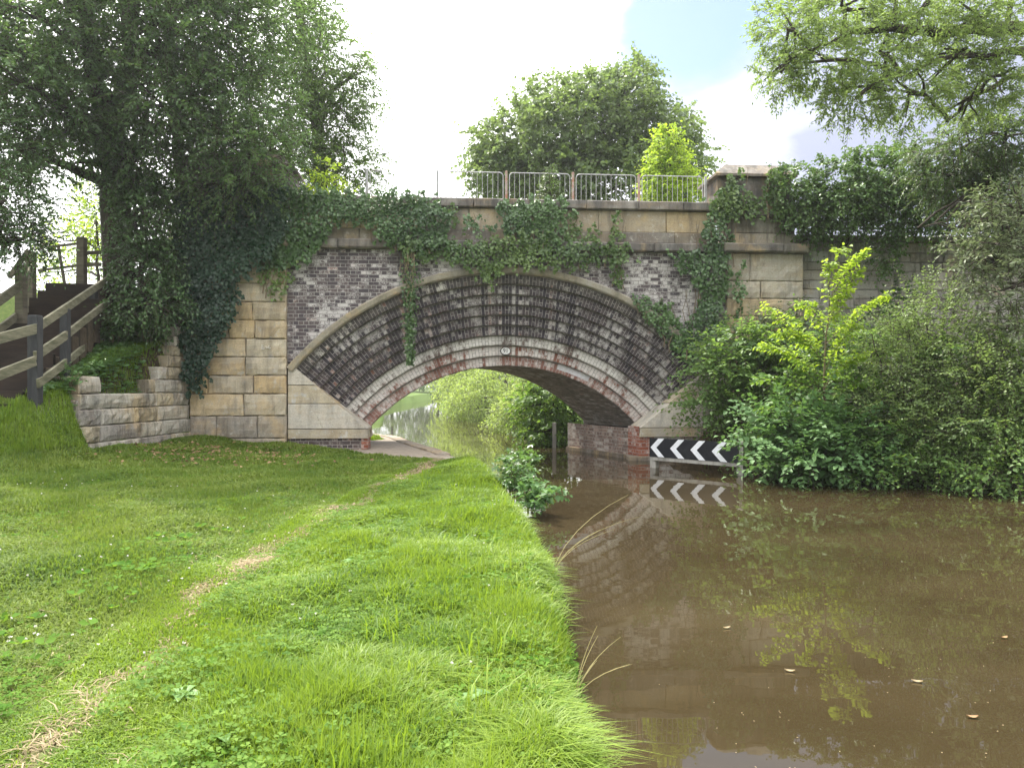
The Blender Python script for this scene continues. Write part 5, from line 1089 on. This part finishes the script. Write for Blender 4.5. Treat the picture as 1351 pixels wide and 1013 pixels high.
# fallen leaves near the foot of the pier
n = 420; X = rng.normal(-5.6, 1.0, n); Y = rng.normal(14.2, 1.0, n); ok = (X > -7) ; X, Y = X[ok], Y[ok]; n = len(X)
P = np.stack([X, Y, height(X, Y) + .06], 1); tag(leaves('fallen_leaves', P, nrm(rng.normal(0, 1, (n, 3)) * [1, 1, .15]), nrm(np.array([0, -.3, 1]) + rng.normal(0, .3, (n, 3))), rng.uniform(.05, .10, n), rng.uniform(.035, .06, n), L_litter, rng.uniform(0, 1, n)), kind='stuff')
# white clover heads
n = 130; Y = invy(3.4, 11)(rng, n); X = np.where(rng.uniform(0, 1, n) < .7, -2.1 - (.55 * Y - .6) * rng.uniform(0, 1, n), rng.uniform(-2, .2, n)); ok = pnoise(X, Y, 1.4, 8) > -.1; X, Y = X[ok], Y[ok]; n = len(X)
P = np.repeat(np.stack([X, Y, height(X, Y) + .10], 1), 6, 0); D = ball(rng, 6 * n); D[:, 2] = np.abs(D[:, 2])
tag(leaves('clover_flowers', P, D, ball(rng, 6 * n), np.full(6 * n, .012), np.full(6 * n, .010), leaf_mat('clover_flower', (.6, .58, .52), (.75, .74, .70), (.6, .6, .5), .2), rng.uniform(0, 1, 6 * n)), kind='stuff')

# broad-leaved docks, each a plant of its own
def dock(x, y, label, k, size, seed, mat=L_water):
    rng = np.random.default_rng(seed); b_ = np.array(gp(x, y)) + np.array([0, 0, .03]); V, Fq, r_ = [], [], []
    for j in range(k):
        an = 6.283 * j / k + rng.normal(0, .3); L_ = size * rng.uniform(.7, 1.15); el = rng.uniform(.35, 1.0); w_ = L_ * rng.uniform(.42, .55); d = np.array([math.cos(an), math.sin(an), 0]); s_ = np.array([-d[1], d[0], 0]); nseg = 6; i0 = len(V)
        for t in np.linspace(0, 1, nseg):
            c = d * L_ * t * math.cos(el * (1 - t * .5)) + np.array([0, 0, L_ * (math.sin(el) * t - .55 * t * t)]); hw = w_ * .5 * math.sin(math.pi * (t * .93 + .06)) ** .8 if t > .15 else .004
            for q in (-1, 0, 1): V.append(c + s_ * hw * q + np.array([0, 0, abs(q) * hw * .35 + rng.normal(0, .002)]))
        for a_ in range(nseg - 1):
            for q in range(2): i = i0 + a_ * 3 + q; Fq.append([i, i + 1, i + 4, i + 3]); r_.append(rng.uniform(.2, 1))
    o = link('dock_plant', np_mesh('dock_plant', np.array(V), np.array(Fq), {'rnd': r_}, smooth=True), mat, loc=b_); tag(o, label, 'plant', 'broad-leaved weeds in the lawn'); return o
weeds('lawn_rosettes', 316, 800, L_clover, (2.0, 9), lambda Y: (path_x(Y) - 1.2, bankL(Y)), .05, .5, lambda r, X, Y: (pnoise(X, Y, 4.1, 2) + r.normal(0, .4, len(X)) > .1) & (np.abs(X - path_x(Y)) > .4), (.02, .06))
L_dock = leaf_mat('leaf_dock', (.07, .16, .04), (.16, .28, .085), (.22, .4, .06), .3, .5, .3)
for k, (px, py, n_, s_, lab) in enumerate([(610, 935, 7, .15, 'largest dock, with pale broad leaves near the bottom centre of the lawn'), (470, 752, 6, .16, 'dock standing alone in the middle of the lawn, right of the trodden path'), (240, 935, 6, .12, 'dock beside the bare part of the path near the bottom edge'), (545, 790, 5, .10, 'small dock a little right of the lone middle one'), (640, 950, 5, .12, 'dock just right of the largest one'), (290, 1000, 5, .11, 'dock at the bottom edge left of centre'), (425, 770, 4, .10, 'small dock between the path and the lone middle dock'), (560, 560 + 240, 4, .09, 'tiny dock in front of the small one in mid lawn')]):
    d = (CAM_Z - .27) * FPX / (py - HOR); dock((px - 675.5) / FPX * d, d, lab, n_, s_, 330 + k, L_dock)
# the leafy clump on the water's edge
shrub('waterside_plant', 'leafy clump leaning over the canal edge in front of the arch', 'plant', (.02, 11.3, .12), L_water, 340, 26, .85, (.27, 1.15), 7, (.14, .28), 8, .085, .06, droop=.35, lean=(.08, 0), tone=(.5, .55), stemr=.007)
shrub('waterside_plant', 'broad glossy leaves hanging out over the brown water at the near end of the clump', 'plant', (.22, 10.2, .1), L_syc, 341, 13, .42, (.28, .6), 6, (.14, .28), 7, .095, .08, droop=.5, lean=(.10, 0), tone=(.5, .6), stemr=.006)
# long stalks leaning over the water
def stalks(label, x, y, n, h, lean, seed, mat):
    rng = np.random.default_rng(seed); b_ = np.array([x, y, float(height(x, y))]); m = MB()
    for _ in range(n):
        l = h * rng.uniform(.6, 1.1); dx, dy = lean[0] * rng.uniform(.3, 1.3), lean[1] + rng.normal(0, .25); pts = [np.array([rng.normal(0, .03) * (t == 0) + dx * l * t ** 1.6, dy * l * t ** 1.5, l * (t - .35 * t * t * abs(dx))]) for t in np.linspace(0, 1, 7)]
        m.tube(pts, [.0028, .0026, .0022, .002, .0017, .0014, .0008], 4)
    tag(m.build('grass_stalks', mat, loc=b_), label, 'grass stalks')
M_stalk = plain_mat('dry_stalk', (.34, .30, .14), (.24, .22, .10), .8, 8)
stalks('dry bent grass stalks leaning over the water above the near tuft', .33, 4.05, 7, .42, (.75, .1), 350, M_stalk)
stalks('long thin straw-coloured stems reaching out over the reflection of the arch', .34, 6.6, 4, .85, (1.25, .35), 351, M_stalk)
# leaves afloat on the canal
lab = ['tan leaf afloat in the middle of the brown water', 'yellow leaf afloat below the reflected sapling', 'small pale leaf afloat near the middle of the canal', 'curled leaf afloat near the right edge', 'tan leaf afloat at the right below the reflected hawthorn']
for k, (px, py) in enumerate([(959, 829), (1283, 947), (1042, 886), (1325, 842), (1210, 900)]):
    d = CAM_Z * FPX / (py - HOR); rng = np.random.default_rng(360 + k); an = rng.uniform(-.4, .4); t = np.linspace(0, 1, 6); V, Fq = [], []
    for q in t:
        hw = .014 * math.sin(math.pi * q) ** .7 + .0008
        for e in (-1, 0, 1): V.append((.06 * (q - .5), e * hw, .004 + abs(e) * .006 + .008 * (q - .5) ** 2 * 4))
    for q in range(5):
        for e in range(2): i = q * 3 + e; Fq.append([i, i + 3, i + 4, i + 1])
    o = link('floating_leaf', np_mesh('floating_leaf', np.array(V), np.array(Fq), {'rnd': rng.uniform(.4, 1, len(Fq))}, smooth=True), L_straw if k % 2 == 0 else L_litter, loc=((px - 675.5) / FPX * d, d, 0)); o.rotation_euler = (0, 0, an); tag(o, lab[k], 'leaf', 'leaves floating on the canal')
rng = np.random.default_rng(370); n = 160; Y = invy(3.4, 12)(rng, n); X = rng.uniform(.75, .72 * Y, n); P = np.stack([X, Y, np.full(n, .003)], 1)
tag(leaves('floating_specks', P, nrm(rng.normal(0, 1, (n, 3)) * [1, 1, 0]), np.tile([0, 0, 1.0], (n, 1)), rng.uniform(.006, .014, n), rng.uniform(.005, .009, n), L_straw, rng.uniform(.5, 1, n), fold=.05), kind='stuff')

# ================================================================== thin summer haze in the air
hz = MB(); hz.box(-310, 310, -70, 410, -2, 26)
a = NT('haze'); pv = a.n('ShaderNodeVolumePrincipled'); pv.inputs['Color'].default_value = (.92, .95, 1, 1); pv.inputs['Density'].default_value = .0006; pv.inputs['Anisotropy'].default_value = .5
a.t.links.new(pv.outputs[0], a.out.inputs['Volume']); tag(hz.build('haze', a.m), kind='stuff')
